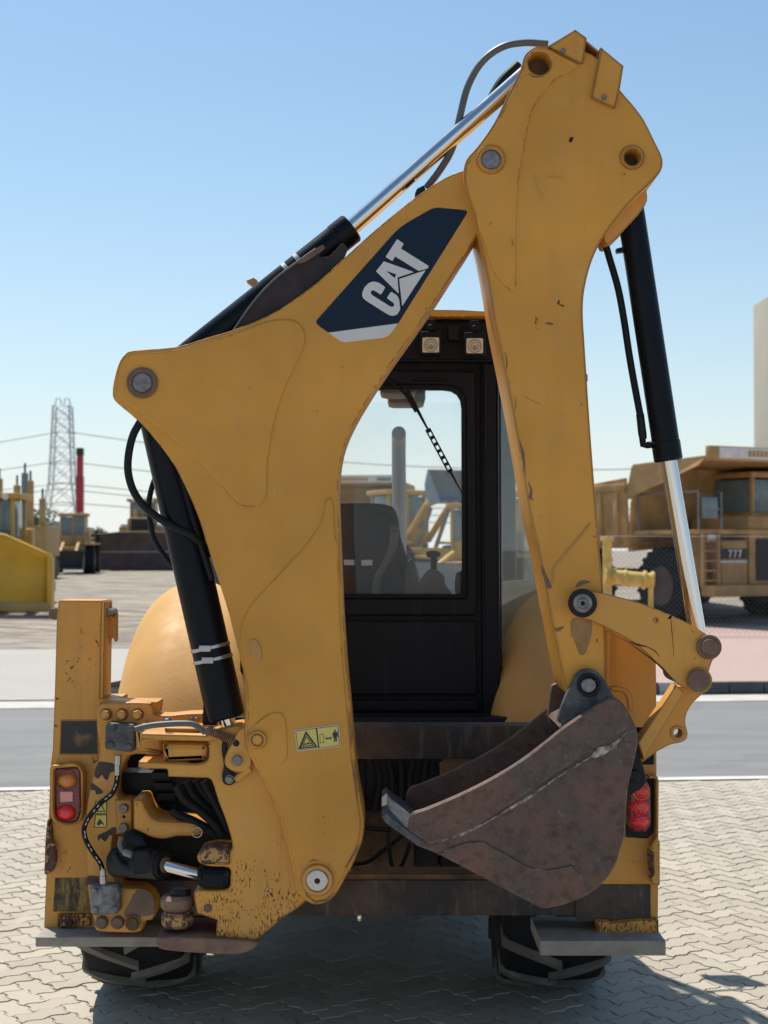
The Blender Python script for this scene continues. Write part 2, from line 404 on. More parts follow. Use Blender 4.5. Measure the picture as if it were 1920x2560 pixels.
# materials of the ground
def paver_mat(name, perobj):
    t = NT(name)
    if perobj: q = t.new('ShaderNodeObjectInfo'); rnd = q.outputs['Random']
    else: rnd = t.pos.outputs['Random Per Island']
    a = t.noise(60, 6, .7); b = t.noise(1.3, 4, .6); s_ = t.noise(240, 2, .5)
    c = t.mix(rnd, (.355, .318, .262), (.45, .405, .335))
    c = t.mix(t.ramp(b, .35, .7, 0, .35), c, (.44, .385, .305))
    st_ = t.noise(.8, 5, .7, None, .5); c = t.mix(t.ramp(st_, .56, .74, 0, .5), c, (.24, .21, .175))
    c = t.mix(t.ramp(a, .45, .75, 0, .45), c, (.30, .272, .23)); c = t.mix(t.ramp(s_, .62, .7, 0, .35), c, (.16, .15, .14))
    t.bump(a, .35, .003); return t.base(c, .88)
M['paver'] = paver_mat('concrete_paver', True); M['paverstuff'] = paver_mat('concrete_paver_field', False)
t = NT('joint_sand'); M['sandjoint'] = t.base(t.mix(t.ramp(t.noise(30, 5), .3, .7), (.30, .265, .215), (.38, .335, .275)), .95)
t = NT('far_paving'); br = t.new('ShaderNodeTexBrick'); br.inputs['Scale'].default_value = 1; t.l.new(t.coords((4.5, 4.5, 4.5), (0, 0, R(42))), br.inputs['Vector'])
for k, v in (('Color1', (.40, .37, .315, 1)), ('Color2', (.43, .40, .34, 1)), ('Mortar', (.30, .27, .23, 1))): br.inputs[k].default_value = v
br.inputs['Mortar Size'].default_value = .02; M['farpaving'] = t.base(t.mix(t.ramp(t.noise(.6, 4), .35, .7, 0, .3), br.outputs[0], (.36, .33, .285)), .9)
t = NT('asphalt'); a = t.noise(160, 4, .7); b = t.noise(.7, 5, .65, t.coords((.4, 2.2, 1)))
c = t.mix(t.ramp(b, .35, .7), (.155, .155, .155), (.215, .212, .208)); c = t.mix(t.ramp(a, .5, .75, 0, .4), c, (.28, .275, .27)); cr_ = t.noise(1, 3, .6, t.coords((.5, 5, 1))); c = t.mix(t.ramp(cr_, .60, .66, 0, .35), c, (.11, .11, .11)); pz = t.noise(.9, 2); c = t.mix(t.ramp(pz, .60, .61, 0, .25), c, (.13, .13, .13)); t.bump(a, .4, .004); M['asphalt'] = t.base(c, .85)
M['edging'] = plain('concrete_edging', (.56, .54, .51), .85, scale=3, bump=.2); M['gutter'] = plain('concrete_gutter', (.47, .45, .42), .85, scale=2)
M['kerbdark'] = plain('kerb_black_paint', (.045, .048, .055), .6, scale=4, var=.4); M['kerbpale'] = plain('kerb_pale_paint', (.30, .30, .30), .7, scale=4)
def blocks(name, c1, c2, mo, rot=0):
    t = NT(name); br = t.new('ShaderNodeTexBrick'); br.inputs['Scale'].default_value = 1; t.l.new(t.coords((4.5, 4.5, 4.5), (0, 0, rot)), br.inputs['Vector'])
    for k, v in (('Color1', c1 + (1,)), ('Color2', c2 + (1,)), ('Mortar', mo + (1,))): br.inputs[k].default_value = v
    br.inputs['Mortar Size'].default_value = .03
    return t.base(t.mix(t.ramp(t.noise(.5, 4), .35, .7, 0, .4), br.outputs[0], tuple(x * .8 for x in c1)), .9)
M['pinkpave'] = blocks('pink_block_paving', (.47, .33, .29), (.42, .30, .27), (.30, .23, .2), RY)
M['greypave'] = blocks('grey_block_paving', (.40, .38, .35), (.44, .42, .385), (.30, .28, .26), RY)
t = NT('sandy_ground'); a = t.noise(.9, 6, .7); b = t.noise(9, 5, .7); d_ = t.noise(.12, 3)
pt = t.noise(1, 4, .6, t.coords((.75, 2.0, 1))); c = t.mix(t.ramp(pt, .42, .58), (.17, .14, .11), (.40, .345, .28)); c = t.mix(t.ramp(a, .40, .62, 0, .35), c, (.22, .19, .155)); c = t.mix(t.ramp(b, .5, .75, 0, .75), c, (.17, .15, .13)); c = t.mix(t.ramp(d_, .4, .6, 0, .2), c, (.33, .29, .24)); t.bump(b, .6, .08); M['sand'] = t.base(c, .95)

# ground reaching the horizon; beyond the road it rises gently to a sandy yard
def gz(x, y):
    n = (Vector((x, y, 0)) - RO).dot(RN)
    h = -.03 if n < 20 else -.03 + min(1, (n - 20) / 9) * .55 + max(0, min(1, (n - 29) / 60)) * .45
    return h + (noise.noise(Vector((x * .25, y * .25, 3))) * .06 + noise.noise(Vector((x * .9, y * .9, 7))) * .03) * (1 if n > 24 else 0)
bm = bmesh.new(); ys = [-40, -10, 0, 10, 20, 28] + [30 + k * 1.2 for k in range(50)] + [95, 105, 120, 150, 200, 300, 500, 900, 1600, 3000]
xs = [-2500, -1200, -600, -300, -150, -90, -60, -45] + [-36 + k * 1.2 for k in range(60)] + [45, 60, 90, 150, 300, 600, 1200, 2500]
g = [[bm.verts.new((x, y, gz(x, y))) for x in xs] for y in ys]
for A, B in zip(g, g[1:]):
    for k in range(len(xs) - 1): bm.faces.new((A[k], A[k + 1], B[k + 1], B[k]))
tag(mesh_from(bm, 'ground', M['sand'], None, 60, False), kind='structure')
yard = strip('paved_yard', -40, 40, -40, -.20, -.012, M['farpaving'])
edging = strip('yard_edging', -40, 40, -.19, -.03, .004, M['edging'])
strip('road', -60, 60, -.02, 6.35, -.008, M['asphalt']); strip('gutter', -60, 60, 6.36, 7.25, -.002, M['gutter'])
strip('footway', -60, 3.0, 7.26, 17.5, .012, M['greypave']); strip('footway', 3.02, 60, 7.42, 24.0, .13, M['pinkpave'])
# painted kerbstones, black and pale in turn
kb = strip('kerb', 3.02, 60, 7.26, 7.42, -.01, M['gutter']); kdata = None
for k in range(22):
    s = 3.04 + k * .5
    if kdata is None:
        bm = bmesh.new(); b_box(bm, 0, .49, 0, .15, -.05, .165, .015); kdata = bpy.data.meshes.new('kerb_stone'); bm.to_mesh(kdata); bm.free(); kdata.materials.append(M['kerbdark'])
        kd2 = kdata.copy(); kd2.materials.clear(); kd2.materials.append(M['kerbpale'])
    o = bpy.data.objects.new('kerb_stone', kd2 if k % 4 == 3 else kdata); COL.objects.link(o); o.location = rp_(s, 7.265); o.rotation_euler = (0, 0, RY); o.parent = kb

# ================================================================== the machine
BK = root('backhoe_loader', (-.15, 6.4, 0), 'yellow backhoe loader parked on the pavers, digging arm folded upright at its back', 'backhoe')

# ---------------- boom
BOOM = sm([(281, 977), (286, 945), (297, 908), (312, 886), (335, 876), (439, 867), (518, 844), (585, 824), (664, 791), (717, 761), (797, 702), (863, 642),
           (929, 582), (996, 526), (1062, 476), (1115, 443), (1160, 425), (1205, 405), (1250, 400), (1262, 440), (1240, 510), (1190, 592), (1148, 659),
           (1062, 791), (982, 904), (929, 984), (890, 1050), (863, 1110), (850, 1169), (846, 1228), (848, 1300), (857, 1520), (868, 1680), (875, 1750),
           (881, 1822), (888, 1895), (897, 1967), (906, 2015), (911, 2057), (906, 2101), (883, 2159), (857, 2206), (839, 2236), (818, 2254), (789, 2262),
           (767, 2253), (745, 2231), (734, 2195), (727, 2151), (713, 2097), (695, 2036), (669, 1974), (640, 1920), (615, 1869), (610, 1833), (612, 1787),
           (611, 1703), (599, 1640), (586, 1589), (570, 1526), (546, 1450), (520, 1370), (498, 1300), (472, 1236), (439, 1169), (392, 1103), (346, 1053), (299, 1013), (284, 997)], 3)
YB = 5.02
boom = plate('boom', BOOM, YB, YB + .22, M['yellow'], BK, .005)
plate('reinforcement_plate', sm([(292, 975), (300, 915), (318, 891), (345, 884), (440, 874), (525, 851), (592, 831), (660, 805), (715, 798), (745, 806), (762, 835), (756, 875),
      (730, 930), (707, 983), (690, 1037), (674, 1116), (667, 1182), (667, 1229), (657, 1256), (631, 1268), (598, 1262), (577, 1242), (512, 1170), (439, 1103), (375, 1055), (315, 1008), (297, 992)], 4),
      YB - .007, YB + .01, M['yellow_plate'], boom, .006)
plate('reinforcement_plate', sm([(815, 1250), (826, 1246), (833, 1262), (838, 1340), (846, 1372), (849, 1520), (859, 1680), (866, 1760), (872, 1822), (879, 1895), (888, 1967), (896, 2015), (901, 2057), (897, 2098),
      (875, 2155), (850, 2202), (832, 2229), (815, 2246), (789, 2253), (772, 2245), (753, 2226), (742, 2193), (735, 2149), (721, 2094), (703, 2033), (677, 1971), (648, 1917), (623, 1866), (618, 1833),
      (620, 1787), (617, 1703), (606, 1640), (601, 1600), (606, 1560), (620, 1524), (652, 1484), (712, 1420), (765, 1362), (800, 1310), (811, 1275)], 4), YB - .006, YB + .01, M['yellow_plate'], boom, .005)
plate('pin_boss_plate', sm(cB([(180, 250), (205, 210), (260, 150), (330, 100), (405, 85), (438, 108), (453, 150), (462, 250), (467, 370), (450, 422), (400, 440), (310, 400), (225, 350), (190, 310)]), 4), YB - .011, YB, M['yellow_plate'], boom, .006)
plate('slot_cover', sm([(625, 1602), (636, 1598), (648, 1610), (654, 1635), (651, 1650), (640, 1654), (630, 1640), (625, 1620)], 3), YB - .0105, YB, M['weld'], boom, .002)
# pins on the boom
ring('pin_collar', 355, 957, 39, 25, YB - .016, YB, M['rustring'], boom); disc('pin', 355, 956, 24, YB - .022, YB + .24, M['pin'], boom)
ring('pin_collar', 793, 2202, 40, 27, YB - .022, YB, M['yellow_worn'], boom); disc('pin', 793, 2202, 27, YB - .026, YB + .24, M['steel'], boom); disc('grease_hole', 793, 2203, 8, YB - .028, YB, M['greasy'], boom)
ring('pin_collar', 643, 1850, 23, 15, YB - .024, YB, M['yellow_worn'], boom); disc('pin', 643, 1850, 15, YB - .027, YB + .2, M['yellow_worn'], boom, 8)
# maker's decal
YD = YB - .0016
plate('decal', fl(cG([(884, 613, 12), (1205, 252, 30), (1335, 178, 14), (1466, 190, 14), (1200, 615, 0), (935, 650, 0)]), 8), YD, YB + .001, M['navy'], boom, .0004)
plate('decal_stripe', fl(cG([(936, 651, 0), (1199, 616, 0), (1162, 668, 14), (990, 688, 10)]), 6), YD, YB + .001, M['white'], boom, .0004)
YL = YD - .0016
plate('letter_t', fl(cJ([(805, 130), (862, 170), (838, 212), (1077, 362), (1068, 384), (990, 405), (788, 280), (764, 320), (704, 284)]), 1), YL, YD, M['white'], boom, .0003)
plate('letter_a', [fl(cJ([(690, 322), (950, 415), (808, 462), (818, 602), (622, 408)]), 1), fl(cJ([(705, 402), (798, 435), (782, 467)]), .5)], YL, YD, M['white'], boom, .0003)
plate('triangle', fl(cJ([(1052, 398), (848, 710), (822, 475)]), .5), YL, YD, M['white'], boom, .0003)
plate('letter_c', fl(cJ([(640, 503), (703, 545), (665, 612), (605, 573), (582, 575), (574, 595), (590, 615), (745, 712), (768, 716), (780, 700), (776, 684), (715, 640), (752, 583), (805, 618),
      (822, 650), (832, 738), (803, 785), (760, 795), (722, 780), (540, 665), (510, 640), (500, 602), (520, 550), (560, 508), (600, 496)]), 4), YL, YD, M['white'], boom, .0003)
# warning sticker
st = plate('warning_sticker', fl(cB([(515, 207), (822, 168), (836, 320), (532, 356)]), 2), YB - .0088, YB - .006, M['white'], boom, .0004)
plate('sticker_panel', fl(cB([(521, 212), (817, 174), (830, 316), (537, 350)]), 1), YB - .0094, YB - .008, M['stickblack'], boom, .0002)
for q in ([(526, 216), (662, 198), (678, 330), (541, 346)], [(672, 197), (812, 179), (825, 312), (688, 329)]):
    plate('sticker_field', fl(cB(q), .5), YB - .0099, YB - .009, M['stickyellow'], boom, .0001)
YS = YB - .0104
plate('warning_triangle', [fl(cB([(593, 213), (676, 326), (541, 341)]), 2), fl(cB([(595, 238), (655, 318), (562, 329)]), 2)], YS, YS + .0012, M['stickblack'], boom, .0001)
plate('warning_triangle', [fl(cB([(595, 246), (648, 314), (568, 324)]), 1), fl(cB([(596, 258), (636, 309), (578, 317)]), 1)], YS, YS + .0012, M['stickblack'], boom, .0001)
plate('crush_symbol', fl(cB([(570, 300), (580, 304), (597, 300), (612, 290), (620, 300), (636, 297), (622, 306), (606, 304), (590, 312), (582, 308)]), .3), YS - .0002, YS + .0012, M['stickblack'], boom, .0001)
plate('machine_symbol', [fl(cB([(688, 238), (715, 233), (720, 296), (692, 300)]), .5), fl(cB([(691, 241), (712, 237), (717, 293), (695, 296)]), .5)], YS, YS + .0012, M['stickblack'], boom, .0001)
plate('double_arrow', fl(cB([(726, 266), (740, 254), (740, 262), (758, 260), (758, 252), (773, 264), (759, 275), (759, 268), (741, 270), (741, 278)]), .2), YS, YS + .0012, M['stickblack'], boom, .0001)
plate('person_symbol', fl(cB([(779, 224), (790, 221), (802, 220), (813, 222), (817, 256), (811, 257), (808, 236), (808, 288), (801, 289), (798, 262), (795, 290), (788, 290), (786, 240), (784, 262), (779, 262)]), .5), YS, YS + .0012, M['stickblack'], boom, .0001)
plate('person_symbol', circ(*cB([(794, 212)])[0], 2.6, 12), YS, YS + .0012, M['stickblack'], boom, .0001)

# ---------------- stick (dipper arm)
YS0 = 4.97
STICK = sm([(1333, 119), (1349, 115), (1372, 118), (1440, 120), (1500, 150), (1549, 222), (1582, 261), (1610, 299), (1638, 355), (1654, 388), (1657, 410), (1649, 433), (1621, 463), (1577, 505), (1532, 560), (1499, 610), (1477, 660),
            (1463, 715), (1458, 755), (1458, 800), (1462, 864), (1474, 1048), (1487, 1222), (1499, 1371), (1509, 1481), (1513, 1575), (1514, 1690), (1505, 1735), (1475, 1752), (1440, 1748), (1418, 1730),
            (1405, 1680), (1392, 1614), (1371, 1509), (1353, 1409), (1341, 1353), (1324, 1281), (1307, 1176), (1282, 1032), (1256, 901), (1235, 796), (1222, 710), (1205, 620), (1193, 570), (1183, 532), (1166, 483), (1159, 438),
            (1166, 399), (1194, 366), (1233, 311), (1266, 244), (1300, 177), (1311, 139)], 3)
HOLE1, HOLE2 = circ(1349, 158, 28, 32), circ(1581, 393, 20, 32)
stick = plate('stick', [STICK, HOLE1, HOLE2], YS0, YS0 + .32, M['yellow_stick'], BK, .005)
plate('reinforcement_plate', [sm(cF([(605, 222), (630, 214), (672, 218), (720, 245), (800, 288), (775, 320), (700, 360), (630, 440), (592, 510), (572, 590), (552, 700), (532, 830), (524, 950), (522, 1120), (522, 1300, 'c'),
      (505, 1316, 'c'), (455, 1270), (415, 1205), (388, 1110), (357, 1030), (340, 955), (312, 868), (298, 790), (311, 728), (358, 668), (428, 568), (488, 448), (548, 328), (568, 258)]), 4), circ(1349, 158, 29, 32)], YS0 - .007, YS0 + .01, M['stick_plate'], stick, .005)
ring('pin_boss', 1228, 398, 37, 23, YS0 - .016, YS0, M['yellow_stick'], stick, .006); disc('pin', 1228, 398, 23, YS0 - .018, YS0 + .34, M['pin'], stick)
ring('pin_boss', 1581, 393, 31, 20, YS0 - .008, YS0, M['yellow_stick'], stick, .006)
for hx, hy, hr in ((1349, 158, 27.5), (1581, 393, 19.5)):
    c = W(hx, hy, YS0); rr = hr * YS0 / FPX; bm = bmesh.new()
    b_tube(bm, [(c.x, YS0 + .07, c.z), (c.x, YS0 + .31, c.z)], rr * 1.02, 28); mesh_from(bm, 'bushing', M['brownframe'], stick)
plate('slot_hole', fl(cF([(764, 624), (772, 616), (783, 620), (776, 638), (768, 643), (761, 638)]), 1), YS0 - .001, YS0 + .01, M['greasy'], stick, .0005)
plate('dented_gash', sm(cD([(1452, 208), (1475, 202), (1505, 212), (1482, 222)]), 3), YS0 - .001, YS0 + .01, M['rustring'], stick, .0005)
# folded sheet guard over the stick's head
def sheet(name, pts, Ya, Yb, thick=6, mat_=None, par=None):
    """bent sheet: an open pixel profile swept from Ya to Yb"""
    P = [Vector(p) for p in pts]; off = []
    for i in range(len(P)):
        d = (P[min(i + 1, len(P) - 1)] - P[max(i - 1, 0)]).normalized(); off.append(P[i] + Vector((-d.y, d.x)) * thick)
    return plate(name, [tuple(p) for p in P] + [tuple(p) for p in off[::-1]], Ya, Yb, mat_, par, .002)
gd = plate('head_guard', fl(cF([(665, 212), (790, 133), (842, 172), (832, 250), (825, 287), (808, 285)]), 2), YS0 - .016, YS0 - .008, M['yellow_stick'], stick, .003)
plate('head_guard', fl(cF([(905, 212), (1008, 297), (990, 400), (970, 490), (862, 440), (890, 300)]), 4), YS0 - .016, YS0 - .006, M['yellow_stick'], stick, .003)
sheet('guard_top', cF([(665, 208), (790, 133), (842, 170)]), YS0 - .008, YS0 + .32, 4, M['yellow_stick'], stick)
sheet('guard_top', cF([(905, 212), (1008, 297), (992, 398)]), YS0 - .008, YS0 + .32, 4, M['yellow_stick'], stick)
sheet('guard_web', cF([(836, 178), (900, 232), (885, 300)]), YS0 + .02, YS0 + .30, 6, M['yellow_worn'], stick)
for q in ((735, 230), (920, 440)): p = cF([q])[0]; bolt(p[0], p[1], 7, YS0 - .014, M['dullsteel'], stick, False, .008)

plate('grease_stain', sm(cN([(850, 1010), (1010, 1010), (1015, 1150), (985, 1250), (960, 1310), (915, 1312), (870, 1200), (842, 1130)]), 3), YS0 - .0006, YS0 + .004, M['stain'], stick, .0002)
for pts in ([(695, 1100), (735, 1085), (790, 1072), (775, 1098), (730, 1125)], [(880, 735), (920, 690), (985, 680), (1010, 700), (950, 720), (905, 740)], [(1055, 1190), (1072, 1178), (1070, 1215), (1058, 1210)], [(600, 560), (640, 640), (680, 740), (640, 750), (618, 660)], [(830, 1145), (850, 1143), (848, 1158)]):
    plate('bare_patch', sm(cN([(x + random.uniform(-5, 5), y + random.uniform(-5, 5)) for x, y in pts]), 2), YS0 - .0008, YS0 + .004, M['rustring'], stick, .0002)
# weld bead down the lower part of the stick
hose_pts = cN([(1005, 200), (900, 330), (790, 460), (700, 570), (682, 640), (685, 700)])
tube('weld_bead', [W(x, y, YS0 - .001) for x, y in hose_pts], .0035, M['weld'], stick, 8)
# ---------------- stick cylinder along the top of the boom
YC = YB + .11
def cyl_between(part_name, a, b, c, rb, rr, par_mat, gland=True):
    """barrel a->b and chrome rod b->c, pixel points at the arm's middle plane"""
    A, B, C = (W(*p, YC) for p in (a, b, c)); d = (B - A).normalized()
    o = rod(part_name, A, B, rb, par_mat, BK, 36, .006)
    if gland: rod('gland', B - d * .07, B + d * .004, rb * 1.05, par_mat, o, 36, .006)
    rod('piston_rod', B - d * .02, C, rr, M['chrome'], o, 32)
    return o
sc_ = cyl_between('stick_cylinder', (430, 925), (878, 570), (1330, 170), .052, .029, M['black'])
hose('guard_rim', [(584, 826), (617, 777), (650, 735), (680, 704), (711, 678), (750, 650), (790, 622)], YC - .088, .004, M['hosegrey'], sc_)
plate('torn_guard', sm([(584, 828, 'c'), (618, 777), (650, 735), (680, 704), (711, 678), (750, 650), (790, 622), (806, 616, 'c'), (798, 640, 'c'), (822, 642), (850, 612), (862, 610), (868, 626), (850, 660), (800, 715), (735, 765), (670, 808), (610, 838)], 2), YC - .085, YC - .075, M['guard'], sc_, .002)
plate('torn_guard', sm([(738, 660, 'c'), (770, 634), (806, 612, 'c'), (812, 620), (786, 640), (760, 656)], 2), YC - .093, YC - .087, M['rustring'], sc_, .001)
for f in (.664, .729):
    A, B = W(430, 925, YC), W(878, 570, YC); d = (B - A).normalized(); p = A + (B - A) * f
    rod('clamp_band', p - d * .008, p + d * .008, .0545, M['steel'], sc_, 36, .001)
plate('fitting', fl(cG([(1262, 128), (1270, 108), (1295, 95), (1303, 110), (1300, 122), (1275, 138)]), 1), YC - .03, YC + .03, M['greasy'], sc_, .002)
hose('hydraulic_hose', [(1066, 470, YC), (1100, 425, YC), (1131, 370, YC), (1150, 290, YC), (1170, 215, YC), (1205, 155, YC), (1255, 118, YC), (1310, 107, YC), (1370, 110, YC)], YC, .0125, M['hosegrey'], sc_)
hose('hydraulic_hose', [(1225, 265, 5.2), (1248, 222, 5.2), (1268, 195, 5.2), (1300, 165, 5.2)], 5.2, .024, M['hose'], sc_)
plate('far_lamp_bracket', fl(cG([(625, 455), (655, 443), (670, 455), (648, 472)]), 2), 5.22, 5.28, M['bgbeige'], sc_, .002)

# ---------------- boom cylinder beside the boom's lower half
bc_ = cyl_between('boom_cylinder', (388, 1010), (566, 1795), (588, 1880), .0665, .028, M['black'], False)
A, B = W(388, 1010, YC), W(566, 1795, YC); d = (B - A).normalized()
for f in (.775, .812):
    p = A + (B - A) * f; rod('clamp_band', p - d * .006, p + d * .006, .0695, M['steel'], bc_, 36, .001)
    q = p + Vector((-.01, -.068, 0)); box('clamp_screw', q.x - .02, q.x + .02, q.y - .01, q.y + .004, q.z - .011, q.z + .011, M['steel'], bc_, .003)
plate('cylinder_guard', sm(cE([(1205, 690, 'c'), (1218, 640), (1226, 690), (1245, 760), (1282, 835), (1285, 862, 'c'), (1200, 862, 'c')]), 3), YC - .02, YC + .03, M['black'], bc_, .003)
hose('hydraulic_hose', [(352, 1052), (332, 1090), (321, 1140), (321, 1185), (335, 1230), (365, 1270), (420, 1310), (480, 1340), (530, 1385, 5.12)], 5.06, .0135, M['hose'], bc_)
hose('hydraulic_hose', [(390, 1190), (378, 1225), (372, 1270), (383, 1340), (405, 1380), (432, 1415)], 5.22, .010, M['hose'], bc_)
hose('hydraulic_pipe', [(418, 1090), (450, 1180), (492, 1330), (530, 1450)], 5.075, .011, M['hose'], bc_)
# bright edge line of the pipe guard on the left of the barrel
hose('guard_strip', [(446, 1455, 5.15), (470, 1540, 5.15), (497, 1630, 5.15), (512, 1690, 5.15)], 5.15, .008, M['hosegrey'], bc_)

# ---------------- bucket cylinder, linkage
kc_ = cyl_between('bucket_cylinder', (1560, 420), (1671, 1150), (1754, 1640), .0475, .029, M['black'])
plate('port_fitting', fl(cF([(975, 1120), (1030, 1105), (1030, 1132), (978, 1138)]), 1), YC - .015, YC + .015, M['black'], kc_, .002)
hose('hydraulic_hose', [(1508, 590), (1522, 640), (1545, 720), (1560, 800), (1572, 880), (1584, 950), (1600, 1035)], YC, .0125, M['hose'], kc_)
tube('hose_fitting', [W(1600, 1035, YC), W(1606, 1085, YC), W(1608, 1098, YC)], [.014, .015, .013], M['greasy'], kc_, 10, False)
tube('hose_elbow', [W(1606, 1095, YC), W(1608, 1112, YC), W(1618, 1113, YC), W(1645, 1109, YC)], .012, M['black'], kc_, 10, False)
plate('stick_boss', sm([(1545, 470), (1600, 450), (1617, 480), (1612, 515), (1560, 575), (1520, 610), (1510, 580)], 3), 5.06, 5.20, M['yellow_worn'], stick, .004)
YK = 4.93
LINK = sm(cH([(150, 1600), (175, 1570), (230, 1565), (300, 1570), (390, 1592), (500, 1622), (600, 1662), (700, 1705), (780, 1745), (850, 1790), (905, 1830), (905, 1865), (870, 1910), (850, 1970), (855, 2010), (835, 2060), (790, 2075), (745, 2060), (700, 2035), (650, 1990), (590, 1930),
             (520, 1860), (450, 1810), (350, 1755), (250, 1710), (185, 1690), (155, 1655)]), 3)
lk = plate('bucket_link', [LINK, circ(1640, 1550, 5, 16)], YK, YK + .035, M['yellow_worn'], BK, .004)
plate('far_link_plate', LINK, YK + .365, YK + .40, M['yellow_worn'], lk, .004)
for x, y, r0, kind in ((1457, 1508, 36, 0), (1774, 1618, 31, 1), (1748, 1702, 33, 2)):
    if kind == 0:
        ring('pin_collar', x, y, 36, 22, YK - .014, YK, M['greasy'], lk); ring('pin_collar', x, y, 24, 12, YK - .022, YK, M['dullsteel'], lk); disc('pin', x, y, 15, YK - .018, YK + .42, M['greasy'], lk)
        ring('pin_nut', x, y, 13, 5, YK - .025, YK - .01, M['dullsteel'], lk)
    elif kind == 1:
        ring('pin_collar', x, y, 31, 20, YK - .016, YK, M['rustring'], lk); disc('pin', x, y, 21, YK - .024, YK + .42, M['rustring'], lk)
    else:
        ring('pin_collar', x, y, 33, 26, YK - .014, YK, M['yellow_chip'], lk); disc('pin', x, y, 28, YK - .03, YK + .42, M['rustring'], lk)
# push link down to the bucket with its lifting eye
YP = YK + .07
eye = circ(1695, 1833, 11, 20)
pl = plate('push_link', [sm(cO([(520, 600, 'c'), (600, 600), (680, 640), (700, 655), (640, 715), (602, 780), (590, 840), (600, 890), (607, 925), (597, 962), (560, 985), (490, 1000), (400, 1045), (330, 1095), (290, 1125, 'c'), (270, 1060), (310, 960), (400, 820), (480, 690)]), 4), eye], YP + .04, YP + .12, M['yellow_worn'], BK, .004)
plate('push_link_flange', fl(cO([(525, 585), (585, 640), (300, 1110), (262, 985)]), 3), YP - .06, YP + .02, M['yellow_worn'], pl, .004)
ring('eye_rim', 1695, 1833, 19, 11, YP + .034, YP + .045, M['weld'], pl)
# ---------------- bucket
YU0, YU1 = 4.86, 5.40
SIDE = cC([(1240, 283), (1275, 300), (1310, 350), (1345, 420), (1356, 490), (1336, 600), (1312, 700), (1300, 800), (1293, 930), (1275, 1010), (1240, 1110), (1180, 1190), (1110, 1245), (1000, 1290), (900, 1310), (865, 1300, 'c'),
           (600, 1160), (380, 1045), (283, 1006, 'c'), (232, 935, 'c'), (238, 880), (262, 842), (320, 822), (480, 755), (640, 675), (780, 590), (900, 500), (1000, 420), (1120, 340), (1200, 290)])
bu = plate('bucket', sm(SIDE, 4), YU0, YU0 + .022, M['bucket'], BK, .003)
sideW = [W(p[0], p[1], YU0) for p in sm(SIDE, 4)]
# far side: the same plate moved straight back
fs = bpy.data.objects.new('far_side_plate', bu.data); COL.objects.link(fs); fs.parent = bu; fs.location = (0, YU1 - YU0 - .022, 0)
# wrapper: lip, floor and back swept across the width
WR = cC([(110, 870), (135, 900), (283, 1006), (380, 1045), (600, 1160), (865, 1300), (900, 1308), (1000, 1288), (1108, 1243), (1178, 1188), (1238, 1108), (1273, 1010), (1290, 930), (1297, 800), (1309, 700), (1333, 600), (1352, 490), (1340, 420), (1306, 350), (1270, 305)])
bm = bmesh.new(); rows = []
for p in WR:
    w = W(p[0], p[1], YU0); rows.append(w)
th = .018; prev = None
for i, w in enumerate(rows):
    d = (rows[min(i + 1, len(rows) - 1)] - rows[max(i - 1, 0)]); nrm = Vector((-d.z, 0, d.x)).normalized()
    o_, i_ = w, w + nrm * th
    cur = [bm.verts.new(Vector((q.x, y, q.z))) for q in (o_, i_) for y in (YU0 + .004, YU1 - .004)]
    if prev:
        for a, b in ((0, 1), (3, 2)): bm.faces.new((prev[a], prev[b], cur[b], cur[a]))
        for a, b in ((0, 2), (1, 3)): bm.faces.new((prev[a], cur[a], cur[b], prev[b]))
    else: bm.faces.new(cur)
    prev = cur
mesh_from(bm, 'wrapper', M['bucket'], bu, 35)
# cutting edge blade in front of the lip (a bevelled wedge)

sheet('cutting_edge', cC([(106, 866), (131, 897), (205, 950), (292, 1008)]), YU0 - .004, YU1 + .004, -17, M['slate'], bu)
# side cutter strips and wear plates on the near cheek
plate('side_cutter', sm(cC([(345, 998, 'c'), (240, 930, 'c'), (243, 882), (266, 848), (322, 828), (482, 761), (642, 681), (782, 596), (902, 506), (1002, 426), (1122, 346), (1202, 296), (1240, 290), (1270, 305), (1300, 352), (1318, 400), (1310, 428, 'c'), (1150, 525), (950, 655), (750, 790), (560, 915)]), 3), YU0 - .009, YU0 + .004, M['bucket'], bu, .004)
plate('wear_plate', sm(cC([(385, 1045, 'c'), (500, 995), (600, 985, 'c'), (700, 1040), (790, 1092), (870, 1122), (950, 1118), (1035, 1100, 'c'), (1080, 1160), (1115, 1235, 'c'), (1000, 1285), (900, 1303), (868, 1296, 'c'), (600, 1156)]), 3), YU0 - .009, YU0 + .004, M['bucket'], bu, .004)
SC = [0]
def scrape(pts, w0=3.2, cf=None, Y=None, mt='scrape', par=None, nm='weld_scrape'):
    P = [Vector(p) for p in (cf or cC)(pts)]; up, dn = [], []
    for i, p in enumerate(P):
        d = (P[min(i + 1, len(P) - 1)] - P[max(i - 1, 0)]).normalized(); n_ = Vector((-d.y, d.x)); w = w0 * (.35 + random.random())
        if i in (0, len(P) - 1): w = .4
        up.append(tuple(p + n_ * w)); dn.append(tuple(p - n_ * w))
    SC[0] = (SC[0] + 1) % 7; dy = SC[0] * .00013
    plate(nm, up + dn[::-1], (YU0 if Y is None else Y) - (.0045 if Y is None else .0006) - dy, (YU0 if Y is None else Y) + .002, M[mt], par or bu, .0003 if Y else .0012)
scrape([(345, 1005), (420, 972), (500, 945), (600, 900), (720, 830), (830, 765), (950, 680), (1060, 610), (1150, 560), (1250, 500), (1310, 445)], 4)
scrape([(1110, 590), (1170, 545), (1230, 520), (1290, 470)], 10)
scrape([(600, 1000), (640, 1030), (700, 1052), (760, 1080)], 2.5); scrape([(1050, 1110), (1075, 1150), (1110, 1225)], 2)
scrape([(790, 1096), (850, 1120), (930, 1122)], 2); scrape([(380, 1050), (430, 1025), (480, 1005)], 2.5)
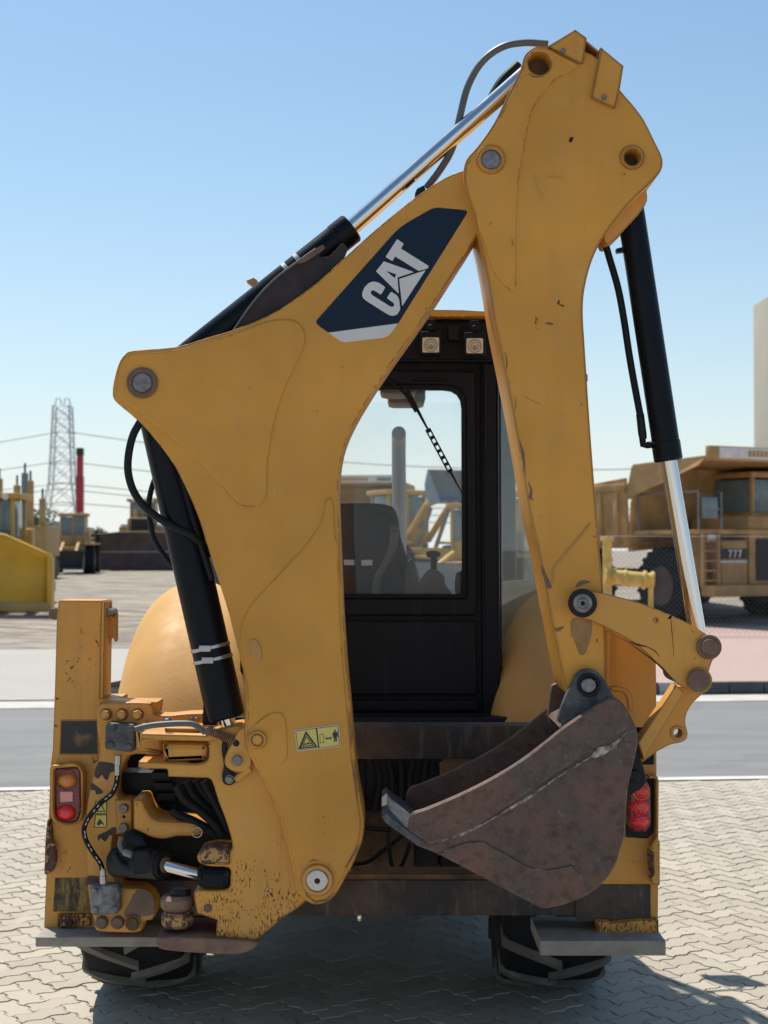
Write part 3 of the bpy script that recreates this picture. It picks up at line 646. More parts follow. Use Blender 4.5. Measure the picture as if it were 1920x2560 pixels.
for pts, w in (([(465, 130), (500, 97), (490, 130), (495, 200), (505, 300), (510, 395)], 1.1), ([(200, 288), (260, 308), (330, 325), (380, 352), (415, 397)], 2.2), ([(80, 236), (190, 285), (300, 366), (360, 410), (430, 470), (520, 570)], 1.8)):
    scrape(pts, w, cO, YK, 'greasy', lk, 'paint_crack')
for pts, w in (([(889, 60), (900, 150), (909, 280), (912, 330)], 1.8), ([(925, 420), (934, 520), (945, 600), (948, 680)], 2.0), ([(618, 1120), (640, 1105), (678, 1112)], 3), ([(205, 215), (260, 158), (330, 108), (410, 88)], 1.2), ([(745, 1125), (760, 1150)], 2.5),
               ([(580, 1300), (600, 1350), (660, 1400), (740, 1385), (800, 1330)], 2.2), ([(860, 1160), (890, 1120), (940, 1040), (970, 1000)], 1.6)):
    scrape(pts, w, cB, YB - .0072, 'rustring', boom, 'paint_chip')
for pts, w in (([(1215, 380), (1228, 440), (1222, 490)], 3), ([(1245, 540), (1240, 570)], 3.5), ([(1275, 640), (1280, 690), (1272, 730)], 2.5), ([(1300, 900), (1322, 980), (1330, 1060), (1338, 1110)], 5), ([(1350, 1140), (1372, 1200), (1362, 1240), (1385, 1262)], 7), ([(1425, 1640), (1445, 1700), (1480, 1780)], 3.5), ([(1330, 640), (1360, 660), (1430, 690)], 1)):
    scrape(pts, w, cD, YS0, 'rustring', stick, 'paint_chip')
for pts, w in (([(445, 530), (470, 495)], 4.5), ([(415, 570), (428, 558)], 4.5), ([(395, 605), (410, 580)], 2), ([(505, 1075), (508, 1110)], 4), ([(600, 780), (640, 900)], .7), ([(665, 795), (740, 800)], .7), ([(580, 330), (600, 345), (640, 345), (668, 320)], 2)):
    scrape(pts, w, cF, YS0 - .0082, 'rustring' if w > 1 else 'weld', stick, 'paint_chip')
# ears that carry the bucket
EAR = sm(cC([(1040, 200), (1060, 165), (1100, 143), (1150, 150), (1185, 185), (1215, 230), (1240, 283), (1230, 300, 'c'), (1010, 425, 'c'), (975, 405), (965, 385), (985, 320), (1010, 260)]), 3)
ear = plate('bucket_ear', EAR, YK - .005, YK + .03, M['slate'], bu, .004); plate('bucket_ear', sm(cC([(930, 250), (950, 215), (1040, 200), (1150, 220), (1150, 300), (980, 420), (920, 400)]), 3), 5.295, 5.33, M['bucket'], bu, .004)
ring('pin_collar', 1473, 1713, 30, 20, YK - .02, YK, M['greasy'], bu); disc('pin', 1472, 1714, 18, YK - .04, YK + .42, M['pin'], bu); disc('pin_lock', 1489, 1702, 4, YK - .035, YK, M['greasy'], bu)
plate('bucket_ear', sm(cC([(1340, 520), (1362, 560), (1390, 640), (1397, 690), (1375, 725), (1340, 745), (1300, 775), (1290, 700), (1300, 600)]), 3), YU0 + .09, YU0 + .12, M['greasy'], bu, .004)
disc('pin', *cC([(1340, 665)])[0], 15, YU0 + .075, YU0 + .45, M['greasy'], bu)
# crossbar (top plate of the bucket between ears)
plate('bucket_crown', sm(cC([(1000, 425), (1235, 290), (1300, 350), (1345, 430), (1320, 470), (1240, 345), (1050, 440)]), 3), YU0 + .01, YU1 - .03, M['bucket'], bu, .004)

# ---------------- swing post (king post casting)
YQ = 5.065
sp_ = plate('swing_post', sm(cA([(1260, 400, 'c'), (1500, 330), (1650, 420), (1760, 700), (1850, 1000), (1940, 1300), (2010, 1480), (2040, 1560), (1960, 1640), (1850, 1720), (1760, 1790), (1650, 1880), (1570, 1930, 'c'), (1400, 1960),
      (1340, 1890), (1345, 1750, 'c'), (1200, 1700, 'c'), (1180, 1540), (1300, 1530), (1425, 1520), (1440, 1440), (1430, 1370), (1300, 1360), (1215, 1330), (1210, 1265), (1320, 1235), (1440, 1240), (1452, 1170), (1405, 1010), (1355, 880), (1312, 745), (1280, 716), (1250, 714, 'c'),
      (990, 705, 'c'), (985, 660), (960, 648), (790, 646), (775, 625), (776, 592, 'c'), (1200, 610, 'c'), (1270, 590), (1286, 540), (1283, 480), (1262, 455), (1230, 448), (795, 440, 'c'), (788, 420), (795, 388, 'c')]), 3), YQ, YQ + .19, M['yellow_chip'], BK, .008)
plate('bearing_knuckle', fl(cA([(945, 455), (1272, 462), (1283, 500), (1280, 590), (955, 605)]), 5), YQ + .02, YQ + .30, M['yellow_worn'], sp_, .02)
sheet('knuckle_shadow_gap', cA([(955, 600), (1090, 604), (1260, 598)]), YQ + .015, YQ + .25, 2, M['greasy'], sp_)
plate('pivot_cap', fl(cA([(960, 345), (1225, 350), (1215, 385), (965, 385)]), 4), YQ + .05, YQ + .2, M['yellow_worn'], sp_, .01)
bolt(*cA([(985, 300)])[0], 9, YQ + .05, M['dullsteel'], sp_, True, .015)
# lower pivot lugs
for (y0, y1, x0, x1, mt) in ((1590, 1700, 918, 1210, 'rustring'), (1705, 1825, 925, 1210, 'yellow_rust')):
    a, b = W(*cA([(x0, y0)])[0], YQ), W(*cA([(x1, y1)])[0], YQ); rr = (b.x - a.x) * .42
    rod('pivot_lug', (a.x + rr, YQ + rr, b.z), (a.x + rr, YQ + rr, a.z), rr, M[mt], sp_, 40, .012)
a = W(*cA([(1065, 1560)])[0], YQ); rod('pivot_pin', (a.x, YQ + .06, a.z - .1), (a.x, YQ + .06, a.z + .008), .036, M['greasy'], sp_)
bolt(*cA([(1280, 1660)])[0], 11, YQ, M['rustring'], sp_, False, .008)
plate('bottom_plate', sm(cA([(905, 1880, 'c'), (960, 1870), (1340, 1880), (1600, 1900), (1640, 1930), (1560, 1985), (1420, 2000), (1150, 1985), (960, 1965), (905, 1930)]), 3), YQ - .03, YQ + .25, M['rustring'], sp_, .006)
# lock lever and latch plate
lv = plate('latch_plate', sm(cA([(1500, 370), (1540, 345), (1572, 330), (1600, 480), (1590, 640), (1540, 670), (1480, 670), (1420, 640), (1400, 590), (1420, 520), (1460, 450)]), 3), YQ - .03, YQ - .005, M['yellow_worn'], sp_, .004)
disc('latch_pin', *cA([(1490, 590)])[0], 13, YQ - .05, YQ, M['dullsteel'], lv)
plate('latch_arm', sm(cA([(1385, 450), (1420, 470), (1412, 560), (1420, 640), (1480, 690), (1482, 740), (1440, 768), (1392, 750), (1382, 690), (1395, 620), (1380, 520)]), 3), YQ - .02, YQ - .006, M['greasy'], sp_, .003)
bolt(*cA([(1438, 722)])[0], 9, YQ - .02, M['dullsteel'], sp_, True, .016)
hose('latch_strut', cA([(1480, 730), (1590, 640)]), YQ - .02, .012, M['yellow_chip'], sp_)
# return spring with its coils
A, B = W(*cA([(1290, 365)])[0], YQ - .02), W(*cA([(1480, 450)])[0], YQ - .02); d = (B - A); u = d.normalized(); v = Vector((0, 1, 0)); w_ = u.cross(v)
tube('return_spring', [A + d * (k / 168) + (v * math.cos(k * .55) + w_ * math.sin(k * .55)) * .013 for k in range(169)], .0028, M['rustring'], sp_, 6, False)
disc('spring_eye', *cA([(1485, 462)])[0], 8, YQ - .035, YQ - .012, M['greasy'], sp_)
plate('spring_hook', fl(cA([(1250, 385), (1262, 350), (1300, 335), (1320, 350), (1296, 400), (1265, 408)]), 2), YQ - .03, YQ - .01, M['rustring'], sp_, .003)
plate('jagged_nub', fl(cA([(1212, 1262), (1235, 1230), (1300, 1215), (1440, 1222), (1440, 1350), (1230, 1345)]), 5), YQ - .012, YQ + .1, M['yellow_rust'], sp_, .01)

# ---------------- sliding carriage
YG = 5.40
cg = plate('carriage', sm(cA([(472, 215, 'c'), (490, 176), (525, 165), (830, 165), (868, 180), (884, 215), (888, 245), (910, 256, 'c'), (1000, 258), (1130, 245), (1245, 242, 'c'), (1245, 330, 'c'), (960, 350), (945, 385, 'c'), (945, 545, 'c'), (760, 540, 'c'), (700, 560), (650, 640), (622, 700), (618, 820), (640, 860), (690, 866, 'c'), (720, 872), (738, 900),
      (738, 1080), (722, 1112), (690, 1122), (590, 1126, 'c'), (578, 1300), (590, 1420), (640, 1500), (700, 1512), (790, 1514, 'c'), (860, 1560), (900, 1640), (880, 1740), (820, 1760), (795, 1830, 'c'), (720, 1842), (490, 1832), (455, 1800), (447, 1740), (420, 1640), (402, 1480), (395, 1300), (385, 1150), (392, 1000), (410, 860), (440, 720), (490, 545), (492, 480), (470, 350)]), 3), YG, YG + .12, M['yellow_worn'], BK, .008)
plate('cover_plate', fl(cA([(500, 155), (915, 160), (905, 250), (890, 250), (870, 190), (840, 172), (500, 172)]), 2), YG + .02, YG + .16, M['yellow_worn'], cg, .003)
for x in (540, 657, 770): bolt(*cA([(x, 250)])[0], 12.5, YG, M['yellow_worn'], cg, True, .03)
for y, in ((930,), (1068,)): bolt(*cA([(672, y)])[0], 12, YG - .004, M['dullsteel'], cg, True, .028)
plate('bolt_pad', fl(cA([(600, 870), (715, 872), (728, 900), (728, 1080), (712, 1110), (620, 1118)]), 5), YG - .01, YG + .02, M['yellow_worn'], cg, .005)
disc('plugged_hole', *cA([(668, 996)])[0], 5, YG - .012, YG, M['greasy'], cg)
for x, mt in ((502, 'rustring'), (618, 'rustring'), (730, 'brownframe')):
    disc('cap_screw', *cA([(x, 1772)])[0], 16, YG - .02, YG + .02, M[mt], cg, 24, .006)
ring('screw_rim', *cA([(730, 1772)])[0], 20, 16, YG - .014, YG, M['yellow_chip'], cg)
# bare patches where the paint is gone (thin skins of exposed primer)
for pts in ([(450, 690), (480, 600), (530, 595), (600, 610), (600, 660), (565, 680), (550, 730), (525, 715), (510, 690), (480, 715)], [(430, 745), (470, 770), (520, 820), (470, 835), (460, 800), (425, 800)],
            [(480, 1130), (540, 1105), (580, 1070), (610, 1075), (608, 1120), (560, 1135), (530, 1175), (500, 1150), (480, 1170)], [(405, 1430), (480, 1425), (505, 1450), (480, 1480), (405, 1490)],
            [(790, 1520), (880, 1560), (890, 1700), (800, 1720), (740, 1740), (680, 1720), (670, 1690), (700, 1640), (740, 1560)]):
    pts = [(x + random.uniform(-4, 4), y + random.uniform(-4, 4)) for x, y in pts]
    plate('bare_patch', sm(cA(pts), 2), YG - .0012, YG + .001, M['frame'] if pts[0][0] < 700 else M['rustring'], cg, .0003)
for (y0, y1) in ((885, 975), (980, 1075)):
    plate('warning_sticker', [fl(cA([(458, y0), (546, y0), (543, y1), (450, y1)]), 1)], YG - .0016, YG, M['stickyellow'], cg, .0003)
    plate('sticker_frame', [fl(cA([(458, y0), (546, y0), (543, y1), (450, y1)]), 1), fl(cA([(463, y0 + 5), (540, y0 + 5), (538, y1 - 5), (456, y1 - 5)]), 1)], YG - .0026, YG - .001, M['stickblack'], cg, .0003)
plate('warning_triangle', [fl(cA([(503, 895), (535, 960), (466, 960)]), 1), fl(cA([(503, 910), (525, 953), (478, 953)]), 1)], YG - .0026, YG - .001, M['stickblack'], cg, .0003)
plate('hazard_symbol', fl(cA([(470, 1050), (490, 1010), (510, 1030), (530, 1060), (505, 1045), (485, 1062)]), 1), YG - .0026, YG - .001, M['stickblack'], cg, .0003)
# clamp blocks
for nm, pts, bl, mt in (('clamp_block', [(552, 308), (748, 325), (752, 345), (740, 520), (715, 527), (535, 505), (528, 480), (535, 330)], [(580, 345), (716, 360), (570, 475), (700, 490)], 'slate'),
                        ('clamp_block', [(418, 1515), (440, 1498), (620, 1490), (638, 1515), (635, 1690), (615, 1708), (445, 1718), (425, 1690)], [(450, 1545), (600, 1530), (455, 1680), (600, 1672)], 'oxide')):
    k = plate(nm, fl(cA(pts), 4), YG - .05, YG + .005, M[mt], cg, .008)
    for q in bl: disc('clamp_bolt', *cA([q])[0], 9.5, YG - .058, YG - .04, M[mt], cg, 8, .002)
# hydraulic lines on the carriage
hose('hydraulic_hose', cA([(622, 690), (612, 760), (580, 830), (500, 895), (420, 990), (380, 1075), (390, 1160), (440, 1250), (495, 1330), (515, 1390)]), YG - .05, .0095, M['hose'], cg)
for a, b in (((628, 545), (622, 620)), ((622, 610), (620, 695)), ((515, 1370), (517, 1430)), ((517, 1425), (518, 1485))):
    A, B = W(*cA([a])[0], YG - .05), W(*cA([b])[0], YG - .05); rod('hose_fitting', A, B, .0125 if a[1] in (545, 1425) else .0105, M['steel'], cg, 8, .002)
# pale print on the hose
for k in range(26):
    t_ = k / 25; path = cA([(622, 690), (612, 760), (580, 830), (500, 895), (420, 990), (380, 1075), (390, 1160), (440, 1250), (495, 1330), (515, 1390)])
    i = min(int(t_ * 9), 8); f = t_ * 9 - i; x = path[i][0] * (1 - f) + path[i + 1][0] * f; y = path[i][1] * (1 - f) + path[i + 1][1] * f
    if k % 3 == 2: continue
    c = W(x, y, YG - .0605); dx = path[i + 1][0] - path[i][0]; dy = path[i + 1][1] - path[i][1]; L = math.hypot(dx, dy)
    bm = bmesh.new(); b_box(bm, -.0015, .0015, -.0008, .0008, -.0055, .0055); bmesh.ops.rotate(bm, verts=bm.verts, matrix=Matrix.Rotation(math.atan2(-dx, -dy) * -1 + math.pi, 3, 'Y')); bmesh.ops.translate(bm, verts=bm.verts, vec=c)
    mesh_from(bm, 'hose_print', M['white'], cg, 0)
hose('hydraulic_pipe', cA([(750, 358), (830, 338), (920, 325), (1080, 316), (1185, 326), (1262, 385)]), YQ - .01, .0105, M['hosegrey'], cg)
for q in ((1160, 285), (1200, 285)): bolt(*cA([q])[0], 6, YG - .002, M['dullsteel'], cg, False, .012)
# mid arm and knuckles of the carriage towards the post
plate('carriage_arm', sm(cA([(735, 872, 'c'), (800, 872), (830, 930), (875, 998), (945, 1025), (1060, 1030), (1170, 1040), (1235, 1075), (1250, 1120), (1180, 1140), (1050, 1142), (960, 1162), (870, 1150), (790, 1112), (735, 1090, 'c')]), 3), YG - .13, YG + .08, M['yellow_worn'], cg, .015)
plate('carriage_arm', fl(cA([(750, 345), (955, 385), (955, 545), (760, 520)]), 8), YG - .18, YG + .03, M['yellow_worn'], cg, .015)
ring('retaining_ring', *cA([(1200, 1110)])[0], 14, 11, YG - .15, YG - .14, M['steel'], cg)
# swing cylinder
ycy = 5.26
A, B, C = W(*cA([(700, 1330)])[0], ycy + .06), W(*cA([(945, 1345)])[0], ycy - .02), W(*cA([(1300, 1435)])[0], ycy - .09)
swc = rod('swing_cylinder', A - (B - A) * .4, B, .052, M['greasy'], BK); u = (B - A).normalized()
rod('gland', B - u * .045, B + u * .012, .046, M['greasy'], swc); rod('wiper_ring', B + u * .010, B + u * .022, .028, M['rustring'], swc)
rod('piston_rod', B, C, .0205, M['chrome'], swc)
plate('rod_eye', fl(cA([(1195, 1395), (1215, 1368), (1420, 1380), (1442, 1400), (1432, 1500), (1400, 1530), (1225, 1520), (1198, 1495)]), 7), YQ - .01, YQ + .14, M['black'], swc, .02)
plate('port_block', fl(cA([(720, 1250), (840, 1240), (870, 1280), (860, 1400), (740, 1425), (725, 1390)]), 4), ycy - .05, ycy + .05, M['greasy'], swc, .008)
plate('cylinder_head', fl(cA([(640, 1130), (700, 1115), (800, 1130), (840, 1200), (830, 1245), (720, 1250), (660, 1240)]), 8), ycy, ycy + .1, M['greasy'], swc, .02)
hose('hydraulic_hose', cA([(650, 1140), (640, 1200), (670, 1250), (730, 1275)]), ycy - .03, .009, M['hosegrey'], swc)
rod('hose_fitting', W(*cA([(665, 1250)])[0], ycy - .04), W(*cA([(735, 1275)])[0], ycy - .05), .013, M['dullsteel'], swc, 8)
hose('hydraulic_pipe', cA([(600, 1260), (640, 1330), (700, 1360), (760, 1370)]), ycy, .012, M['greasy'], swc)
# bundle of thick hoses in the post's window
for k, pts in enumerate(([(1050, 770), (1110, 870), (1220, 950), (1340, 1060), (1430, 1190)], [(1120, 740), (1180, 850), (1290, 960), (1390, 1080), (1440, 1210)], [(1190, 730), (1250, 830), (1340, 940), (1410, 1070), (1445, 1180)],
                         [(1250, 735), (1310, 850), (1380, 980), (1440, 1110)], [(1020, 940), (1060, 980), (1180, 1030), (1320, 1110), (1430, 1190)])):
    hose('hydraulic_hose', cA(pts), 5.27 + .02 * (k % 3), .0165, M['hose'], sp_)

# ---------------- rear frame
fr = pbox('rear_frame', 560, 1814, 1612, 1898, 5.58, 5.70, M['frame'], BK, .006)
pbox('lower_beam', 300, 2201, 1630, 2290, 5.585, 5.72, M['frame'], fr, .008)
pbox('beam_lip', 700, 2186, 1400, 2203, 5.60, 5.74, M['brownframe'], fr, .003)
pbox('beam_end_plate', 1440, 2212, 1627, 2302, 5.572, 5.586, M['frame'], fr, .003)
pbox('end_block', 1598, 1866, 1636, 1912, 5.55, 5.6, M['black'], fr, .004)
pbox('void_backing', 262, 1880, 640, 2215, 5.74, 5.80, M['greasy'], fr, .004)  # dark plate added to stand in for the shaded void behind the carriage
pbox('slide_rail', 240, 1960, 760, 2020, 5.62, 5.72, M['greasy'], fr, .006)
pbox('valve_block', 300, 1930, 560, 2010, 5.50, 5.62, M['greasy'], fr, .01)
pbox('valve_block', 380, 1985, 640, 2060, 5.52, 5.64, M['greasy'], fr, .01)
for k in range(4): pbox('valve_spool', 372 + k * 6, 1905 + k * 26, 420 + k * 6, 1925 + k * 26, 5.46, 5.6, M['greasy'], fr, .004)
# ---------------- chassis behind the frame
ch = box('chassis', -.95, .62, 6.05, 6.12, .98, 1.32, M['greasy'], BK, .01)
pbox('axle_support', 840, 2020, 1035, 2186, 6.2, 6.5, M['brownframe'], ch, .01)
pbox('chassis_plate', 560, 1890, 1640, 2030, 6.1, 6.2, M['greasy'], ch, .01)
pbox('gearbox_bracket', 1100, 1905, 1200, 1960, 5.95, 6.05, M['brownframe'], ch, .01)
pbox('hydraulic_tank', 1100, 2000, 1500, 2200, 6.25, 6.9, M['greasy'], ch, .03)
box('fuel_tank', -1.02, -.42, 7.62, 8.75, .48, 1.0, M['bgdark'], ch, .05); box('battery_shade_box', .28, .70, 7.62, 8.6, .48, 1.0, M['bgdark'], ch, .05)  # unseen side boxes, added to block sun leaking in under the machine
box('transmission_shade_box', -.55, .25, 7.1, 8.3, .50, .98, M['bgdark'], ch, .05)  # wide unseen box, added to deepen the shadow on the ground
box('frame_rail', -.55, -.42, 6.3, 10.4, .62, .86, M['bgdark'], ch, .01); box('frame_rail', .10, .23, 6.3, 10.4, .62, .86, M['bgdark'], ch, .01)
rod('drive_shaft', (-.16, 6.9, .62), (-.16, 9.2, .58), .04, M['bgdark'], ch)
rod('rear_axle', (-1.05, 6.92, .72), (.72, 6.92, .72), .10, M['bgdark'], ch)
rod('front_axle', (-.95, 9.15, .50), (.62, 9.15, .50), .07, M['bgdark'], ch)
hose('hydraulic_hose', cM([(100, 1620), (260, 1590), (420, 1470), (600, 1330), (720, 1200)]), 5.9, .0085, M['hose'], ch)
hose('hydraulic_hose', cM([(470, 1270), (480, 1450), (500, 1600), (545, 1690), (610, 1640), (670, 1500), (700, 1400)]), 5.86, .0085, M['hose'], ch)
hose('hydraulic_hose', cM([(220, 1225), (340, 1245), (500, 1250)]), 5.86, .01, M['hose'], ch)
hose('drain_hose', cM([(1010, 1550), (950, 1600), (880, 1625), (820, 1600)]), 6.6, .009, M['hose'], ch)
c = W(*cM([(850, 1500)])[0], 6.8); rod('filter_canister', (c.x, 6.8, c.z - .02), (c.x, 6.8, c.z + .2), .055, M['bgdark'], ch, 24, .02)
for k in range(7):
    x0 = 905 + k * 32; hose('hydraulic_hose', [(x0, 1900), (x0 + random.uniform(-10, 14), 1950), (x0 + random.uniform(-20, 20), 2030)], 6.0, .014, M['hose'], ch)

# ---------------- stabilisers (left and right legs) with lamps and pads
YT = 5.56
lp = plate('stabiliser_leg', fl([(146, 1500, 5), (257, 1501, 3), (250, 1745, 0), (300, 1745, 0), (300, 2329, 3), (109, 2326, 3), (118, 2120, 0), (126, 1913, 0), (131, 1872, 0), (137, 1700, 0), (141, 1555, 0)], 2), YT, YT + .17, M['yellow_worn'], BK, .006)
plate('side_hook', fl(cE([(612, 122), (655, 130), (662, 190), (672, 218), (682, 195), (694, 192), (693, 360), (682, 368), (670, 340), (655, 350), (640, 420), (636, 700), (605, 705)]), 2), YT + .10, YT + .13, M['yellow_worn'], lp, .002)
plate('channel_edge', fl(cE([(600, 130), (622, 128), (612, 700), (592, 705)]), 1), YT - .004, YT + .15, M['yellow_worn'], lp, .002)
disc('cross_pin', *cE([(636, 195)])[0], 10, YT + .02, YT + .16, M['dullsteel'], lp); disc('cross_pin', *cE([(322, 200)])[0], 15, YT + .03, YT + .15, M['rustring'], lp)
plate('black_sticker', fl(cA([(215, 300), (475, 300), (475, 536), (206, 536)]), 1), YT - .0018, YT, M['scuffblack'], lp, .0003)
plate('sticker_rim', [fl(cA([(208, 290), (480, 290), (480, 545), (198, 545)]), 1), fl(cA([(216, 300), (474, 300), (474, 535), (207, 535)]), 1)], YT - .0026, YT, M['yellow_worn'], lp, .0004)
plate('worn_sticker', fl(cA([(168, 1440), (412, 1440), (425, 1685), (152, 1685)]), 1), YT - .0018, YT, M['wornsticker'], lp, .0003)
plate('foot_bracket', fl(cA([(185, 1705), (425, 1700), (428, 1790), (325, 1795), (300, 1812), (185, 1805)]), 4), YT - .02, YT, M['yellow_chip'], lp, .004)
plate('foot_bracket', fl(cA([(205, 1720), (290, 1722), (290, 1795), (205, 1795)]), 4), YT - .03, YT - .018, M['yellow_chip'], lp, .004)
plate('side_rub_strip', fl(cA([(108, 1020), (130, 1010), (150, 1190), (172, 1200), (170, 1330), (150, 1390), (100, 1422), (86, 1410), (95, 1150)]), 3), YT - .03, YT + .06, M['yellow_rust'], lp, .008)
plate('side_rub_strip', fl(cA([(130, 1190), (172, 1180), (172, 1330), (150, 1385), (118, 1390)]), 3), YT - .04, YT - .025, M['yellow_rust'], lp, .006)
tl = plate('tail_lamp', [fl(cA([(128, 622), (200, 622), (290, 600), (350, 625), (376, 680), (372, 980), (340, 1050), (250, 1066), (150, 1035), (128, 960)]), 14), fl(cA([(158, 645), (210, 640), (330, 632), (352, 670), (358, 960), (330, 1035), (250, 1050), (170, 1020), (155, 960)]), 14)], YT - .055, YT + .004, M['yellow_worn'], BK, .004)
tl['label'] = 'rear lamp cluster with amber, pale and red lenses'
plate('lamp_housing', fl(cA([(156, 640), (354, 632), (360, 965), (330, 1040), (250, 1054), (168, 1025)]), 12), YT - .028, YT + .002, M['darkred'], tl, .008)
def dome(name, px, py, rx, ry, Y, dep, material, par, n=28, m=6):
    c = W(px, py, Y); a, b = rx * Y / FPX, ry * Y / FPX; bm = bmesh.new(); rings = []
    for i in range(m):
        t = i / m * math.pi / 2; rings.append([bm.verts.new((c.x + a * math.cos(t) * math.cos(2 * math.pi * k / n), Y - dep * math.sin(t), c.z + b * math.cos(t) * math.sin(2 * math.pi * k / n))) for k in range(n)])
    top = bm.verts.new((c.x, Y - dep, c.z))
    for A, B in zip(rings, rings[1:]):
        for k in range(n): bm.faces.new((A[k], A[(k + 1) % n], B[(k + 1) % n], B[k]))
    for k in range(n): bm.faces.new((rings[-1][k], rings[-1][(k + 1) % n], top))
    return mesh_from(bm, name, material, par, 60)
dome('amber_lens', *cA([(256, 730)])[0], 24, 18, YT - .028, .018, M['amber'], tl); dome('red_lens', *cA([(248, 966)])[0], 25, 20, YT - .028, .02, M['red'], tl)
plate('pale_reflector', fl(cA([(200, 812), (298, 810), (298, 886), (204, 890)]), 3), YT - .034, YT - .02, M['pink'], tl, .003)
ring('lens_bezel', *cA([(256, 730)])[0], 26, 23, YT - .032, YT - .02, M['darkred'], tl)
# right leg
rp = plate('stabiliser_leg', fl([(1500, 1528, 3), (1638, 1528, 4), (1641, 1700, 0), (1642, 1945, 0), (1647, 2110, 0), (1645, 2345, 3), (1500, 2345, 3)], 2), YT + .02, YT + .19, M['yellow_worn'], BK, .006)
plate('channel_edge', fl(cO([(42, 215), (80, 215), (78, 600), (40, 600)]), 1), YT - .005, YT + .05, M['yellow_worn'], rp, .002)
plate('emboss', sm(cO([(80, 600), (150, 600), (205, 630), (228, 690), (225, 760), (200, 760), (190, 690), (160, 640), (80, 625)]), 3), YT + .014, YT + .03, M['yellow_worn'], rp, .003)
plate('leg_flange', fl(cO([(325, 1220), (400, 1222), (408, 1250), (405, 1660), (415, 1670), (415, 1975), (360, 1965), (345, 1900), (350, 1700), (385, 1640), (385, 1240)]), 3), YT - .03, YT + .04, M['yellow_chip'], rp, .005)
plate('dark_recess', fl(cO([(180, 1240), (385, 1235), (380, 1600), (330, 1650), (180, 1640)]), 4), YT + .012, YT + .03, M['greasy'], rp, .002)
plate('clip', fl(cO([(345, 1740), (375, 1740), (380, 1900), (350, 1930)]), 3), YT - .04, YT + .02, M['yellow_rust'], rp, .006)
plate('foot_bracket', fl([(1490, 2303), (1520, 2303), (1526, 2308), (1600, 2300), (1647, 2300), (1648, 2347), (1590, 2349), (1580, 2340), (1498, 2338)], 3), YT - .02, YT + .1, M['yellow_chip'], rp, .008)
tr = plate('tail_lamp', fl(cC([(1308, 760), (1330, 700), (1400, 680), (1422, 720), (1424, 900), (1400, 940), (1340, 945), (1305, 905)]), 8), YT - .03, YT + .02, M['darkred'], BK, .012)
tr['label'] = 'rear lamp cluster with red lenses beside the bucket'
dome('red_lens', *cC([(1363, 815)])[0], 26, 20, YT - .028, .014, M['red'], tr); dome('red_lens', *cC([(1364, 884)])[0], 25, 21, YT - .028, .018, M['red'], tr); dome('red_lens', *cC([(1372, 740)])[0], 22, 18, YT - .028, .012, M['red'], tr)
ring('lens_bezel', *cC([(1372, 740)])[0], 22, 18, YT - .036, YT - .02, M['amber'], tr)
# pads
def pad(x0, x1, yb, yt, Y0, depth, tilt):
    a, b = W(x0, yb, Y0), W(x1, yt, Y0); bm = bmesh.new(); b_box(bm, a.x, b.x, Y0, Y0 + depth, a.z, b.z, .006)
    bmesh.ops.rotate(bm, cent=Vector((a.x, Y0, a.z)), verts=bm.verts, matrix=Matrix.Rotation(R(tilt), 3, 'X')); return mesh_from(bm, 'stabiliser_pad', M['pad'], BK, 40)
pad(88, 400, 2368, 2343, 5.42, .42, 0); pad(1351, 1665, 2390, 2352, 5.42, .36, 0)

# ---------------- wheels
def wheel(cx, cy, cz, r, w, nl, name='wheel', side=1):
    prof = [(-.40, .60), (-.47, .66), (-.5, .80), (-.49, .90), (-.44, .945), (-.30, .955), (0, .96), (.30, .955), (.44, .945), (.49, .90), (.5, .80), (.47, .66), (.40, .60)]
    bm = bmesh.new(); n = 48; rings = []
    for k in range(n):
        a = 2 * math.pi * k / n; rings.append([bm.verts.new((cx + x * w, cy + math.cos(a) * q * r, cz + math.sin(a) * q * r)) for x, q in prof])
    for k in range(n):
        A, B = rings[k], rings[(k + 1) % n]
        for i in range(len(prof) - 1): bm.faces.new((A[i], A[i + 1], B[i + 1], B[i]))
    wh = mesh_from(bm, name, M['rubber'], BK, 45)
    bm = bmesh.new(); b_tube(bm, [(cx - w * .36, cy, cz), (cx - w * .1, cy, cz), (cx + w * .1, cy, cz), (cx + w * .36, cy, cz)], [r * .62, r * .5, r * .5, r * .62], 32); mesh_from(bm, 'rim', M['fender'], wh, 40)
    for k in range(nl):
        for s in (-1, 1):
            a0 = 2 * math.pi * (k + (.5 if s > 0 else 0)) / nl + .06; bm = bmesh.new(); prev = None
            for j in range(6):
                t = j / 5; x = s * w * (.51 - .56 * t); a = a0 + .20 * (t ** 1.4) ; hw = .013 + .016 * (1 - t) ** 2 + .008 * t ** 4
                rt = r * (1.0 - .06 * (1 - t) ** 4); rb = r * (.93 - .12 * (1 - t) ** 4)
                cur = []
                for da in (-hw / r, hw / r):
                    for q in (rb, rt): cur.append(bm.verts.new((cx + x, cy + math.cos(a + da) * q, cz + math.sin(a + da) * q)))
                if prev:
                    for i0, i1 in ((0, 1), (1, 3), (3, 2), (2, 0)): bm.faces.new((prev[i0], prev[i1], cur[i1], cur[i0]))
                else: bm.faces.new((cur[0], cur[1], cur[3], cur[2]))
                prev = cur
            bm.faces.new((prev[0], prev[2], prev[3], prev[1])); mesh_from(bm, 'tread_lug', M['lug'], wh, 30)
    return wh
wheel(-1.085, 6.92, .70, .70, .47, 17); wheel(.745, 6.92, .70, .70, .47, 17)
wheel(-1.0, 9.15, .48, .48, .32, 12); wheel(.66, 9.15, .48, .48, .32, 12)

